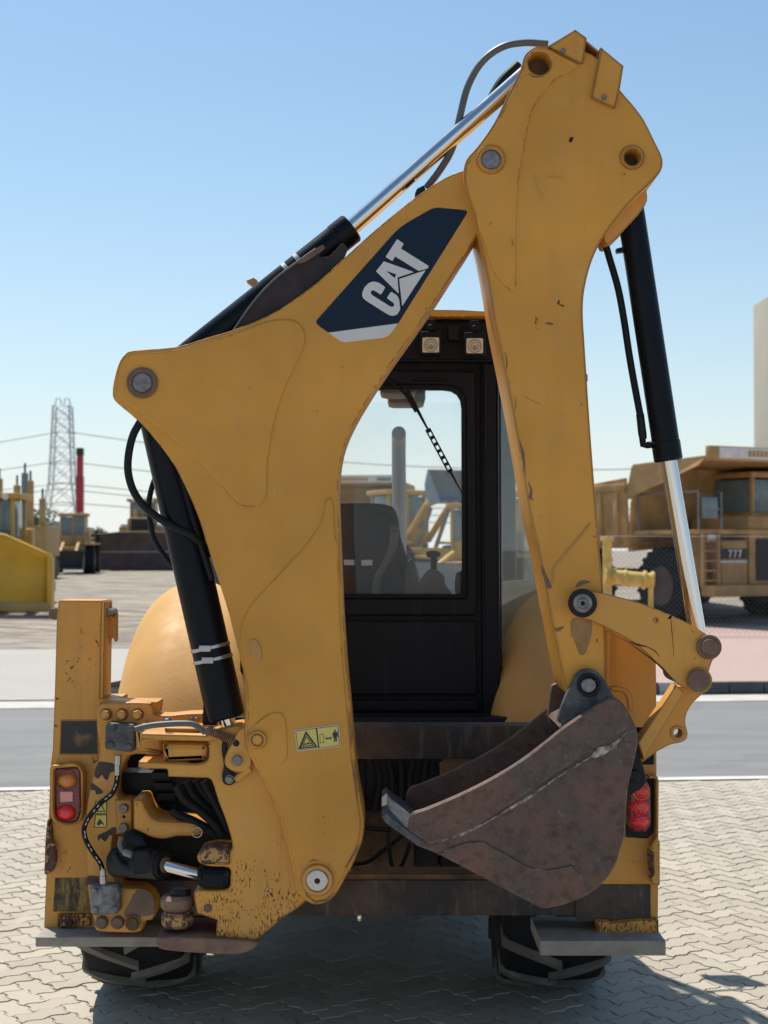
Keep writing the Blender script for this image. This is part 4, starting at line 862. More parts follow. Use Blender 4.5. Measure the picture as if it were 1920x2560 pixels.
# ---------------- fenders
def fender(xc, hw, s):
    bm = bmesh.new(); rows = []
    for i in range(33):
        th_ = R(14 + 140 * i / 32); row = []
        for j in range(25):
            v = -1 + 2 * j / 24; k = (1 - abs(v) ** (2.6 if s > 0 else 4)) ** .5
            rr = .86 + .30 * k
            if i < 2: rr *= 1
            row.append(bm.verts.new((xc + hw * v * (1 - (.08 if s > 0 else .34) * max(0, math.sin(th_)) ** 2), 7.0 - rr * math.cos(th_), .70 + rr * math.sin(th_))))
        rows.append(row)
    for A, B in zip(rows, rows[1:]):
        for j in range(24): bm.faces.new((A[j], A[j + 1], B[j + 1], B[j]))
    o = mesh_from(bm, 'fender', M['fender'], BK, 60)
    md = o.modifiers.new('t', 'SOLIDIFY'); md.thickness = .006
    return o
fender(-.80, .37, 1); fender(.66, .27, -1)

# ---------------- cab
YZ = 6.22
def dv(px): return W(px, 1400, YZ).x
def dz(py): return W(960, py, YZ).z
XL, XR = -.56, dv(1250)
cab = plate('cab', [fl([(960 + (XL) * 595, 800), (1250, 795), (1254, 1000), (1256, 1812), (960 + XL * 595, 1812)], 4), fl([(640, 968, 40), (1158, 968, 48), (1160, 1490, 6), (640, 1490, 6)], 8)], YZ, YZ + .08, M['cabblack'], BK, .012)
plate('door_frame', [fl([(600, 924), (1188, 926), (1192, 1540), (600, 1540)], 10), fl([(636, 964, 44), (1162, 964, 50), (1164, 1494, 6), (636, 1494, 6)], 8)], YZ - .03, YZ + .01, M['cabblack'], cab, .010)
plate('window_seal', [fl([(634, 962, 46), (1164, 962, 52), (1166, 1496, 6), (634, 1496, 6)], 8), fl([(644, 974, 40), (1154, 974, 46), (1156, 1486, 6), (644, 1486, 6)], 8)], YZ - .038, YZ + .01, M['gasket'], cab, .004)
plate('lower_panel', fl([(600, 1552), (1190, 1552), (1194, 1738), (600, 1738)], 5), YZ - .02, YZ + .01, M['cabblack'], cab, .008)
plate('lower_step', fl([(600, 1752), (1196, 1752), (1198, 1778), (600, 1778)], 3), YZ - .05, YZ + .02, M['cabblack'], cab, .006)
plate('lower_step', fl([(600, 1784), (1225, 1784), (1225, 1812), (600, 1812)], 3), YZ - .09, YZ + .02, M['cabblack'], cab, .006)
plate('corner_post', fl([(1202, 905), (1247, 905), (1252, 1800), (1206, 1800)], 4), YZ - .035, YZ + .02, M['cabblack'], cab, .012)
plate('rear_window', fl([(638, 966, 40), (1160, 966, 48), (1162, 1492, 6), (638, 1492, 6)], 6), YZ + .03, YZ + .036, M['glass'], cab, .001)
plate('header_panel', fl([(700, 800), (1240, 800), (1244, 905), (700, 905)], 6), YZ - .05, YZ + .02, M['cabblack'], cab, .012)
pbox('latch_bar', 1030, 946, 1120, 950, YZ - .05, YZ, M['gasket'], cab, .002)
# roof
bm = bmesh.new(); prev = None; xc = (XL + XR) / 2; zr = dz(800)
for i in range(9):
    y = YZ - .10 + (2.0) * i / 8; row = []
    for j in range(13):
        v = -1 + 2 * j / 12; edge = 1 - abs(v) ** 6; ed2 = 1 - abs(2 * i / 8 - 1) ** 10
        row.append(bm.verts.new((xc + v * (.545 + .16 * math.sin(math.pi * i / 8)), y, zr + .052 * edge * (.4 + .6 * ed2) + .006)))
    low = [bm.verts.new((p.co.x, p.co.y, zr - .002)) for p in row]
    cur = row + low[::-1]
    if prev:
        for k in range(len(cur)): bm.faces.new((prev[k], prev[(k + 1) % len(cur)], cur[(k + 1) % len(cur)], cur[k]))
    else: bm.faces.new(cur)
    prev = cur
bm.faces.new(prev[::-1]); mesh_from(bm, 'roof', M['yellow'], cab, 40)
pbox('roof_beacon_mount', 1120, 812, 1150, 850, YZ - .09, YZ - .04, M['greasy'], cab, .01)
# work lamps
for x, y, tl_ in ((1077, 864, 0), (1187, 866, 0)):
    wl = plate('work_lamp', fl([(x - 27, y - 36), (x + 26, y - 36), (x + 28, y + 22), (x - 26, y + 22)], 8), YZ - .16, YZ - .09, M['gasket'], BK, .006)
    plate('lamp_lens', fl([(x - 21, y - 21), (x + 21, y - 21), (x + 21, y + 17), (x - 21, y + 17)], 4), YZ - .164, YZ - .15, M['lampglass'], wl, .003)
    ring('lens_rib', x, y - 1, 17, 14.5, YZ - .168, YZ - .155, M['lampdark'], wl, .001); ring('lens_rib', x, y - 1, 10, 8.5, YZ - .168, YZ - .155, M['lampdark'], wl, .001); disc('bulb', x, y + 2, 5, YZ - .169, YZ - .155, M['lampdark'], wl)
    plate('lamp_bracket', fl([(x - 11, y - 66), (x + 11, y - 66), (x + 12, y - 34), (x - 12, y - 34)], 3), YZ - .14, YZ - .11, M['gasket'], wl, .004)
    disc('bracket_knob', x, y - 46, 8, YZ - .16, YZ - .1, M['gasket'], wl)
    wl['label'] = 'square work lamp under the cab roof'
# wiper
hose('wiper_arm', [(966, 945), (1012, 985), (1040, 1030)], YZ - .06, .006, M['gasket'], cab)
a, b = (1012, 965), (1155, 1233)
for t0, t1, wd in ((0, .40, 6), (.40, .80, 7), (.80, 1.0, 3)):
    p, q = [(a[0] + (b[0] - a[0]) * t, a[1] + (b[1] - a[1]) * t) for t in (t0, t1)]
    nx, ny = .88 * wd, -.47 * wd
    if t0 == .40:
        holes = []
        for k in range(6):
            f0, f1 = .08 + k * .155, .08 + k * .155 + .085
            pp = [(p[0] + (q[0] - p[0]) * f, p[1] + (q[1] - p[1]) * f) for f in (f0, f1)]
            holes.append([(pp[0][0] - nx * .5, pp[0][1] - ny * .5), (pp[0][0] + nx * .5, pp[0][1] + ny * .5), (pp[1][0] + nx * .5, pp[1][1] + ny * .5), (pp[1][0] - nx * .5, pp[1][1] - ny * .5)])
        plate('wiper_blade', [[(p[0] - nx, p[1] - ny), (p[0] + nx, p[1] + ny), (q[0] + nx, q[1] + ny), (q[0] - nx, q[1] - ny)]] + holes, YZ - .066, YZ - .056, M['gasket'], cab, .0005)
    else:
        plate('wiper_blade', [(p[0] - nx, p[1] - ny), (p[0] + nx, p[1] + ny), (q[0] + nx * .4, q[1] + ny * .4), (q[0] - nx * .4, q[1] - ny * .4)], YZ - .066, YZ - .056, M['gasket'], cab, .0005)
# splayed quarter window on the right (and its twin on the left)
def panel3(name, pts, material, par, th=.012):
    bm = bmesh.new(); P = [Vector(p) for p in pts]; nrm = (P[1] - P[0]).cross(P[2] - P[0]).normalized() * th / 2
    A = [bm.verts.new(p + nrm) for p in P]; B = [bm.verts.new(p - nrm) for p in P]; n = len(P)
    bm.faces.new(A); bm.faces.new(B[::-1])
    for k in range(n): bm.faces.new((A[k], B[k], B[(k + 1) % n], A[(k + 1) % n]))
    return mesh_from(bm, name, material, par, 0)
XM = xc + .98; YM = 7.15; XF = xc + .72; YF = 8.0
for s in (1, -1):
    f = lambda x: xc + s * (x - xc)
    XM = xc + (.98 if s > 0 else .82)
    ra, rb = f(XR - .01), f(XM); zt = dz(905); z1, z2 = dz(1655), W(1400, 1350, YM).z
    panel3('quarter_window', [(ra, YZ + .06, z1), (rb, YM, z2), (rb, YM, zt), (ra, YZ + .06, zt)], M['sideglass'], cab, .005)
    tube('window_sill', [(ra, YZ + .05, z1 - .02), (rb, YM, z2 - .02)], .03, M['cabblack'], cab, 8)
    tube('window_sill', [(ra, YZ + .05, z1 - .03), (ra, YZ + .06, dz(1815))], .028, M['cabblack'], cab, 8)
    panel3('side_panel', [(ra, YZ + .06, dz(1812)), (rb, YM, dz(1812)), (rb, YM, z2 - .02), (ra, YZ + .06, z1 - .02)], M['cabblack'], cab, .02)
    tube('door_post', [(rb, YM, .95), (rb, YM, zt + .05)], .035, M['cabblack'], cab, 10)
    panel3('door_glass', [(rb, YM, 1.35), (f(XF), YF, 1.35), (f(XF), YF, zt), (rb, YM, zt)], M['frontglass'], cab, .005)
    panel3('door_panel', [(rb, YM, .95), (f(XF), YF, .95), (f(XF), YF, 1.35), (rb, YM, 1.35)], M['cabblack'], cab, .03)
    tube('front_post', [(f(XF), YF, .95), (f(XF - .02), YF - .06, zt + .05)], .04, M['cabblack'], cab, 10)
    tube('roof_rail', [(ra, YZ + .05, zt + .02), (rb, YM, zt + .04), (f(XF), YF, zt + .04)], .045, M['cabblack'], cab, 10, False)
panel3('windscreen', [(2 * xc - XF, YF, 1.52), (XF, YF, 1.52), (XF - .02, YF - .06, dz(905)), (2 * xc - XF + .02, YF - .06, dz(905))], M['frontglass'], cab, .005)
box('front_panel', 2 * xc - XF, XF, YF - .03, YF + .02, .95, 1.50, M['interior'], cab, .01)
box('roof_liner', xc - .72, xc + .72, YZ + .1, YF - .05, dz(905) + .12, dz(905) + .16, M['liner'], cab, .01)
for x0, x1, y in ((-.46, -.22, 7.2), (-.02, .16, 7.3), (.22, .40, 6.9), (.02, .22, 7.8)):
    box('liner_box', x0, x1, y, y + .28, dz(905) - .02, dz(905) + .12, M['interior'], cab, .03)
box('cab_floor', xc - .75, xc + .75, YZ + .05, YF, .93, .97, M['interior'], cab, .01)
box('dashboard', xc - .55, xc + .62, YF - .3, YF - .05, 1.3, 1.58, M['interior'], cab, .05)
rod('steering_column', (xc, YF - .3, 1.3), (xc, YF - .52, 1.62), .04, M['cabblack'], cab)
bm = bmesh.new(); cc = Vector((xc, YF - .54, 1.64)); b_tube(bm, [cc + Vector((.19 * math.cos(a), .08 * math.sin(a), .17 * math.sin(a))) for a in [2 * math.pi * k / 28 for k in range(29)]], .016, 8); mesh_from(bm, 'steering_wheel', M['cabblack'], cab, 60)
# seat seen through the window
YE = 6.62
se = plate('seat', sm(cK([(-260, 900), (-230, 780), (-180, 738), (0, 728), (250, 722), (390, 735), (440, 768), (466, 840), (480, 950), (508, 1040), (540, 1150), (590, 1300), (620, 1500), (-300, 1500)]), 4), YE, YE + .16, M['seat'], BK, .05)
for q in ([(82, 1122), (158, 1124), (158, 1162), (84, 1160)], [(206, 1126), (285, 1124), (284, 1163), (208, 1164)]):
    plate('seat_label', fl(cK(q), 1), YE - .003, YE + .002, M['white'], se, .0005)
hose('lever', cK([(305, 1460), (310, 1370), (325, 1250), (380, 1150), (425, 1040), (440, 920)]), 6.5, .018, M['interior'], cab); c = W(*cK([(440, 910)])[0], 6.5)
dome('lever_knob', *cK([(436, 905)])[0], 11, 10, 6.49, .03, M['interior'], cab)
plate('console', sm(cK([(560, 1120, 'c'), (580, 1130), (620, 1270), (660, 1500, 'c'), (500, 1500, 'c'), (510, 1200)]), 3), 6.6, 7.1, M['interior'], cab, .03)
cl = plate('control_console', sm(cK([(600, 1320), (650, 1230), (690, 1190), (735, 1190), (790, 1240), (800, 1300), (850, 1370), (860, 1480), (560, 1480)]), 3), 6.4, 6.5, M['interior'], cab, .02)
plate('lever', fl(cK([(698, 1100), (738, 1100), (738, 1195), (694, 1195)]), 2), 6.42, 6.47, M['gasket'], cab, .01)
plate('lever_knob', sm(cK([(664, 1085), (668, 1068), (700, 1060), (740, 1062), (762, 1072), (766, 1088), (750, 1104), (712, 1108), (675, 1104)]), 3), 6.41, 6.49, M['gasket'], cab, .02)
plate('lever', sm(cK([(870, 1370), (870, 1240), (890, 1210), (920, 1215), (930, 1370)]), 3), 6.42, 6.47, M['gasket'], cab, .015)
# mirrors on the front posts
for s in (1,):
    f = lambda x: xc + s * (x - xc)
    mr = tube('mirror_arm', [(f(XF), YF - .02, 2.62), (f(XF + .16), YF + .02, 2.62), (f(XF + .26), YF + .02, 2.45)], .012, M['gasket'], BK, 8, False)
    box('mirror', f(XF + .26) - .10, f(XF + .26) + .10, YF - .02, YF + .05, 2.16, 2.46, M['gasket'], mr, .03)
# ---------------- front end: hood, stack, loader
hd = box('engine_hood', xc - .36, xc + .36, 8.05, 10.2, .86, 1.48, M['yellow'], BK, .06)
stk = tube('exhaust_stack', [W(998, 1440, 9.3) + Vector((0, 0, -.5)), W(998, 1300, 9.3), W(997, 1160, 9.3), W(997, 1110, 9.3), W(997, 1090, 9.25), W(997, 1083, 9.17)], .044, M['bgsteel'], BK, 18)
la = box('loader_arm', xc - .62, xc - .50, 8.3, 10.6, 1.0, 1.16, M['yellow'], BK, .02); box('loader_arm', xc + .50, xc + .62, 8.3, 10.6, 1.0, 1.16, M['yellow'], BK, .02)
bm = bmesh.new(); prev = None
for y, z in ((11.35, .22), (10.75, .20), (10.55, .35), (10.5, .75), (10.7, 1.05), (10.72, 1.05), (10.53, .75), (10.58, .37), (10.77, .225), (11.35, .235)):
    cur = [bm.verts.new((x, y, z)) for x in (xc - 1.15, xc + 1.15)]
    if prev: bm.faces.new((prev[0], prev[1], cur[1], cur[0]))
    prev = cur
lb = mesh_from(bm, 'loader_bucket', M['bucket'], BK, 30)
for x in (xc - 1.15, xc + 1.13): plate('bucket_side', [(11.35, .22), (10.75, .20), (10.55, .35), (10.5, .75), (10.7, 1.05)], x, x + .02, M['bucket'], None, .002, px=False).name = 'tmp_side'
for o in [o for o in bpy.data.objects if o.name.startswith('tmp_side')]:
    me = o.data; x = o.location.y; c = o.location.copy()
    me.transform(Matrix.Translation(c)); me.transform(Matrix(((0, 1, 0, 0), (1, 0, 0, 0), (0, 0, 1, 0), (0, 0, 0, 1)))); o.location = (0, 0, 0); o.name = 'bucket_side'; attach(o, lb)

# ================================================================== things in the background (local coordinates, front towards -Y)
def wheel_simple(par, x, y, r, w, z0=0, hub='bgbrown'):
    bm = bmesh.new(); b_tube(bm, [(x - w / 2, y, z0 + r), (x - w * .42, y, z0 + r), (x + w * .42, y, z0 + r), (x + w / 2, y, z0 + r)], [r * .86, r, r, r * .86], 28)
    o = mesh_from(bm, 'wheel', M['rubber'], par, 40)
    for s in (-1, 1):
        bm = bmesh.new(); b_tube(bm, [(x + s * w * .5, y, z0 + r), (x + s * (w * .5 + .02), y, z0 + r)], r * .52, 20); mesh_from(bm, 'rim', M[hub], o, 30)
    for k in range(22):
        a = 2 * math.pi * k / 22; bm = bmesh.new(); b_box(bm, x - w * .48, x + w * .48, -.04, .04, r * .95, r * 1.035)
        bmesh.ops.rotate(bm, verts=bm.verts, matrix=Matrix.Rotation(a, 3, 'X')); bmesh.ops.translate(bm, verts=bm.verts, vec=(0, y, z0 + r)); mesh_from(bm, 'tread_lug', M['rubber'], o, 0)
    return o
def blade(par, w, h, y, z0, material, curve=.28, top_drop=.0, em='bgbrown'):
    bm = bmesh.new(); rows = []; nx = 16
    for i in range(9):
        t = i / 8; row = []
        for j in range(nx + 1):
            v = -1 + 2 * j / nx; hh = h * (1 - top_drop * max(0, abs(v) - .45) / .55)
            row.append(bm.verts.new((v * w / 2, y + curve * 4 * t * (1 - t) + .15 * (t - .5), z0 + hh * t)))
        rows.append(row)
    for A, B in zip(rows, rows[1:]):
        for j in range(nx): bm.faces.new((A[j], A[j + 1], B[j + 1], B[j]))
    o = mesh_from(bm, 'blade', material, par, 50); md = o.modifiers.new('t', 'SOLIDIFY'); md.thickness = .08; md.offset = 1
    box('cutting_edge', -w / 2 - .03, w / 2 + .03, y - .13, y - .06, z0 - .02, z0 + .2, M[em], o, .01)
    if em == 'bgbrown': box('wear_strip', -w / 2 + .2, w / 2 - .2, y + .12, y + .17, z0 + h * .45, z0 + h * .5, M['bgsteel'] if em == 'bgbrown' else material, o, .01)
    for s in (-1, 1): box('end_bit', s * w / 2 - .05, s * w / 2 + .05, y - .12, y + .3, z0, z0 + h * (1 - top_drop), material, o, .01)
    return o
def tracks(par, gauge, L, h, w=.6):
    for s in (-1, 1):
        n = 40; bm = bmesh.new(); prev = None; P = []
        for k in range(n):
            a = 2 * math.pi * k / n; x = math.cos(a); z = math.sin(a); P.append((math.copysign(abs(x) ** .6, x) * L / 2, h / 2 + math.copysign(abs(z) ** .8, z) * h / 2))
        R0 = [[bm.verts.new((s * gauge / 2 + dx, p[0] + L * .35, p[1])) for p in P] for dx in (-w / 2, w / 2)]
        for k in range(n): bm.faces.new((R0[0][k], R0[0][(k + 1) % n], R0[1][(k + 1) % n], R0[1][k]))
        bm.faces.new(R0[0]); bm.faces.new(R0[1][::-1]); tr_ = mesh_from(bm, 'track', M['bgdark'], par, 30)
        for k in range(n):
            if k % 2: continue
            p = P[k]; a = 2 * math.pi * k / n; bm = bmesh.new(); b_box(bm, -w / 2, w / 2, -.06, .06, -.03, .03); bmesh.ops.rotate(bm, verts=bm.verts, matrix=Matrix.Rotation(a + math.pi / 2, 3, 'X'))
            bmesh.ops.translate(bm, verts=bm.verts, vec=(s * gauge / 2, p[0] + L * .35, p[1])); mesh_from(bm, 'track_shoe', M['bgdark'], tr_, 0)
def cab_box(par, x0, x1, y0, y1, z0, z1, paint_, roof_over=.18):
    cb = box('cab', x0 + .06, x1 - .06, y0 + .06, y1 - .06, z0, z0 + (z1 - z0) * .35, paint_, par, .03)
    for x in (x0 + .05, (x0 + x1) / 2, x1 - .05):
        for y in (y0 + .05, y1 - .05): box('cab_post', x - .05, x + .05, y - .05, y + .05, z0, z1, paint_, cb, .01)
    for xa, xb in ((x0 + .1, (x0 + x1) / 2 - .05), ((x0 + x1) / 2 + .05, x1 - .1)):
        for y in (y0 + .03, y1 - .04): box('window', xa, xb, y, y + .02, z0 + (z1 - z0) * .35, z1 - .05, M['bgglass'], cb, .003)
    for x in (x0 + .03, x1 - .05): box('window', x, x + .02, y0 + .1, y1 - .1, z0 + (z1 - z0) * .35, z1 - .05, M['bgglass'], cb, .003)
    box('cab_roof', x0 - roof_over, x1 + roof_over, y0 - roof_over, y1 + roof_over, z1, z1 + .16, paint_, cb, .04)
    return cb
def dozer(loc, rz, label, group, s=1., paint_='bgbeige', blade_m='bgbrown', bw=4.3, bh=2.0, drop=0., ripper=True, up=0.):
    t = root('bulldozer', loc, label, 'bulldozer', group, rz, True); t.scale = (s, s, s); P = M[paint_]
    tracks(t, 2.2, 3.6, 1.15, .6)
    box('hull', -.75, .75, -.3, 3.0, .5, 1.3 + up, P, t, .05)
    hd_ = box('hood', -.62, .62, -.45, 1.25, 1.3 + up, 2.05 + up, P, t, .06); box('grille', -.5, .5, -.49, -.44, 1.35 + up, 1.95 + up, M['bgdark'], hd_, .01)
    for k in range(6): box('grille_bar', -.5, .5, -.52, -.48, 1.4 + up + k * .09, 1.43 + up + k * .09, M['bgdark'], hd_, .005)
    rod('exhaust_stack', (.35, .5, 2.0 + up), (.35, .5, 2.95 + up), .07, M['bgdark'], t, 14); rod('air_cleaner', (-.35, .6, 2.0 + up), (-.35, .6, 2.55 + up), .12, P, t, 14)
    cab_box(t, -.75, .75, 1.3, 2.7, 1.35 + up, 3.0 + up, P)
    box('fender', -1.3, -.78, 1.0, 3.0, 1.3, 1.42, P, t, .03); box('fender', .78, 1.3, 1.0, 3.0, 1.3, 1.42, P, t, .03)
    box('fuel_tank', -.9, .9, 2.75, 3.2, 1.2, 2.2, P, t, .06)
    for sx in (-1, 1):
        box('push_arm', sx * 1.62 - .1, sx * 1.62 + .1, -1.2, 2.2, .42, .72, P, t, .03)
        rod('lift_cylinder', (sx * .66, -.3, 1.95 + up), (sx * .6, -1.15, .75), .07, P, t, 14); rod('tilt_cylinder', (sx * 1.55, .4, .75), (sx * 1.5, -1.1, 1.4), .07, P, t, 14)
        rod('work_lamp', (sx * .55, 1.2, 3.05 + up), (sx * .55, 1.1, 3.05 + up), .09, M['bgwhite'], t, 12)
    blade(t, bw, bh, -1.45, .04, M[blade_m], .28, drop, 'bgbrown' if blade_m == 'bgbrown' else 'bgbeige')
    if up:
        for sx in (-1, 1): box('side_tank', sx * 1.0 - .28, sx * 1.0 + .28, .4, 2.6, 1.1, 2.2 + up * .3, P, t, .06); box('tank_lid', sx * 1.0 - .2, sx * 1.0 + .2, .5, 1.4, 2.2 + up * .3, 2.35 + up * .3, M['bgwhite'], t, .03)
    if ripper: box('ripper', -.15, .15, 3.4, 3.7, .5, 2.4, P, t, .03)
    return t
def loader(loc, rz, label, group, s=1., lift=.0, paint_='bgbeige', bucket_m='bgdark', bw=2.8):
    t = root('wheel_loader', loc, label, 'loader', group, rz, True); t.scale = (s, s, s); P = M[paint_]
    for x in (-1.05, 1.05): wheel_simple(t, x, 0, .78, .6); wheel_simple(t, x, 3.1, .78, .6)
    box('front_frame', -.55, .55, -.6, 1.2, .7, 1.5, P, t, .05); box('rear_frame', -.75, .75, 1.5, 4.4, .8, 1.9, P, t, .06); box('engine_cover', -.7, .7, 2.6, 4.4, 1.9, 2.5, P, t, .08)
    box('fender', -1.35, -.8, 2.5, 3.7, 1.62, 1.72, P, t, .03); box('fender', .8, 1.35, 2.5, 3.7, 1.62, 1.72, P, t, .03)
    box('fender', -1.35, -.8, -.5, .6, 1.62, 1.7, P, t, .03); box('fender', .8, 1.35, -.5, .6, 1.62, 1.7, P, t, .03)
    cab_box(t, -.72, .72, 1.25, 2.5, 1.6, 3.25, P, .12); rod('exhaust_stack', (.3, 3.4, 2.4), (.3, 3.4, 3.3), .06, M['bgdark'], t, 12)
    yb, zb = -2.0 - .1 * lift, .25 + lift
    for sx in (-.42, .42):
        tube('lift_arm', [(sx, .6, 1.75), (sx, -.8, 1.3 + lift * .6), (sx, yb + .3, zb + .25)], .11, P, t, 8, False)
        rod('lift_cylinder', (sx * .8, .3, 1.0), (sx * .8, -.9, 1.2 + lift * .6), .07, M['bgsteel'], t, 12)
    bm = bmesh.new(); prev = None; prof = ((-.75, .0), (-.1, .0), (.15, .2), (.2, .6), (.0, 1.05), (-.05, 1.05), (.14, .6), (.1, .24), (-.12, .05), (-.75, .05))
    for y, z in prof:
        cur = [bm.verts.new((x, yb + y, zb + z)) for x in (-bw / 2, bw / 2)]
        if prev: bm.faces.new((prev[0], prev[1], cur[1], cur[0]))
        prev = cur
    b_ = mesh_from(bm, 'bucket', M[bucket_m], t, 30)
    for k in range(7): box('bucket_tooth', -bw / 2 + .1 + k * (bw - .2) / 6 - .05, -bw / 2 + .1 + k * (bw - .2) / 6 + .05, yb - .95, yb - .7, zb, zb + .06, M['bgsteel'], b_, .01)
    for x in (-bw / 2, bw / 2): panel3('bucket_side', [(x, yb + y, zb + z) for y, z in prof[:5]], M[bucket_m], b_, .05)
    return t

# --- left: yellow-bladed bulldozer, loader, brown-bladed bulldozer
BG = 'parked machines in the sandy yard'
def ground_at(px, Y): x = (px - 960) / FPX * Y; return (x, Y, gz(x, Y))
x, y, z = ground_at(-66, 39.5); dozer((x, y, z), R(0), 'bulldozer with a clean bright yellow blade cut off by the left edge', BG, 1.0, 'bgyellow', 'bladeyellow', 4.75, 1.98, .30)
x, y, z = ground_at(176, 76); loader((x, y, z), R(6), 'small faded loader with dark bucket between two bulldozers at left', BG, .92, 0, 'bgbeige', 'bgdark', 1.9)
x, y, z = ground_at(352, 84); dozer((x, y, z), R(4), 'bulldozer with a wide rusty brown blade behind the bent hose at left', BG, 1.0, 'bgbeige', 'bgbrown', 4.7, 2.15, .06, True, .95)
# old machine far behind with upright beige parts
x, y, z = ground_at(40, 66); ex = root('drill_rig', (x, y, z), 'beige upright drill masts standing behind the yellow blade', 'drill rig', BG, 0, True)
tracks(ex, 2.2, 3.2, 1.0, .5); box('rig_body', -1.3, 1.3, .2, 3.0, 1.0, 2.4, M['bgbeige'], ex, .06)
for xx, h in ((-.9, 4.5), (-.1, 4.2), (.25, 4.75), (.5, 4.4), (1.05, 3.6)): box('mast', xx - .13, xx + .13, .4, .7, 2.2, h, M['bgbeige'] if h < 4.6 else M['bgsteel'], ex, .03); rod('mast_tip', (xx, .55, h), (xx, .55, h + .45), .05, M['bgdark'], ex, 8)
# --- crane with red telescopic boom
x, y, z = ground_at(165, 110); cr = root('mobile_crane', (x, y, z), 'mobile crane with upright red telescopic boom in front of the pylon', 'crane', None, 0, True)
bx_ = (187 - 165) / FPX * 110
box('carrier', -1.4, 1.4, -1, 6, .9, 1.7, M['bgbeige'], cr, .06); cab_box(cr, -1.3, -.2, -1, .6, 1.5, 3.0, M['bgwhite'], .05)
for q in (-.3, 1.2, 3.6, 5.0):
    for xx in (-1.2, 1.2): wheel_simple(cr, xx, q, .55, .45)
box('counterweight', -.9, .9, 3.5, 5, 1.7, 2.8, M['bgbeige'], cr, .06)
tb = box('boom', bx_ - .27, bx_ + .27, 1.5, 2.1, 1.8, 6.6, M['bgred'], cr, .04); box('boom_section', bx_ - .22, bx_ + .22, 1.55, 2.05, 6.6, 8.2, M['bgred'], tb, .03); box('boom_head', bx_ - .25, bx_ + .25, 1.45, 2.1, 8.2, 8.75, M['bgdark'], tb, .06)
box('boom_stripe', bx_ - .28, bx_ + .28, 1.47, 1.5, 2.4, 3.9, M['bgwhite'], tb, .01); rod('derrick_cylinder', (bx_, 1.0, 1.8), (bx_, 1.5, 4.5), .13, M['bgred'], cr, 12)
# --- lattice pylon with its wires
PX, PY = ground_at(155, 230)[0], 230.0; k_ = PY / FPX
py_ = root('transmission_pylon', (PX, PY, 1.0), 'grey steel lattice pylon carrying the power lines at left', 'pylon', None, 0, True)
def lat(z): return 3.5 - z / 7 * 1.0 if z < 7 else 2.5 - (z - 7) / 4 * .75 if z < 11 else 1.75 - (z - 11) / 12.4 * .5
levels = [0, 4.2, 8, 11.4, 14.4, 17.0, 19.3, 21.4, 23.4]
bm = bmesh.new()
for a in ((-1, -1), (1, -1), (1, 1), (-1, 1)): b_tube(bm, [(a[0] * lat(z), a[1] * lat(z), z) for z in levels], .13, 4)
mesh_from(bm, 'corner_legs', M['hazesteel'], py_, 0)
for i in range(len(levels) - 1):
    z0, z1 = levels[i], levels[i + 1]
    for f in range(4):
        c0 = [(-1, -1), (1, -1), (1, 1), (-1, 1)]; a, b = c0[f], c0[(f + 1) % 4]
        for (p, q) in (((a, z0), (b, z1)), ((b, z0), (a, z1)), ((a, z1), (b, z1))):
            rod('brace', (p[0][0] * lat(p[1]), p[0][1] * lat(p[1]), p[1]), (q[0][0] * lat(q[1]), q[0][1] * lat(q[1]), q[1]), .06, M['hazesteel'], py_, 4, .01)
for sx in (-1, 1): tube('peak', [(sx * 1.25, 0, 23.4), (sx * .95, 0, 24.6), (sx * .4, 0, 24.6), (sx * .15, 0, 23.4)], .10, M['hazesteel'], py_, 5, False)
for j, zz in enumerate((15.5, 20.5, 11.5)): pass
wl_ = root('power_lines', (PX, PY, 0), 'thin power lines sagging across the sky at left', 'power line', None, 0)
for (ya, sag_l, sag_r) in ((1078, 4.0, 3.4), (1152, 3.4, 3.0), (1208, 2.6, 2.4), (1222, 2.6, 2.6), (1255, 2.0, 2.0)):
    zc = W(155, ya, PY).z
    for s, sg in ((-1, sag_l), (1, sag_r)):
        P = []
        for k in range(13):
            t = k / 12; P.append((PX + s * 150 * t, PY + 22 * t, zc - sg * 4 * t * (1 - t) * 1.6))
        tube('wire', P, .095, M['galv'], wl_, 5, False)
# --- trees in the far yard
def tree(px, Y, h, w, label, nleaf=900):
    x, y, z = ground_at(px, Y); t = root('tree', (x, y, z), label, 'tree', None, 0, True)
    tube('trunk', [(0, 0, 0), (.06, 0, h * .3), (0, .1, h * .7)], [.16, .12, .05], M['trunk'], t, 8, False)
    bm = bmesh.new(); blobs = [(Vector((random.uniform(-w, w) * .6, random.uniform(-w, w) * .5, h * random.uniform(.35, .85))), random.uniform(.25, .5) * w) for _ in range(12)]
    for k in range(nleaf):
        c, r = random.choice(blobs); d = Vector((random.gauss(0, 1), random.gauss(0, 1), random.gauss(0, 1))).normalized(); p = c + d * r * random.uniform(.5, 1.05)
        a = Vector((random.uniform(-1, 1), random.uniform(-1, 1), random.uniform(-.6, .6))).normalized() * .16; b = a.cross(d).normalized() * .09
        bm.faces.new([bm.verts.new(q) for q in (p - a, p + b, p + a, p - b)])
    mesh_from(bm, 'crown', M['leaf'], t, 0)
t = NT('foliage'); M['leaf'] = t.base(t.mix(t.pos.outputs['Random Per Island'], (.035, .065, .02), (.10, .15, .05)), .7); M['trunk'] = plain('bark', (.10, .075, .055), .9)
tree(72, 95, 4.0, 2.0, 'dense green tree behind the drill masts at left'); tree(228, 120, 3.2, 1.8, 'low green tree seen between loader and brown-bladed bulldozer', 700)
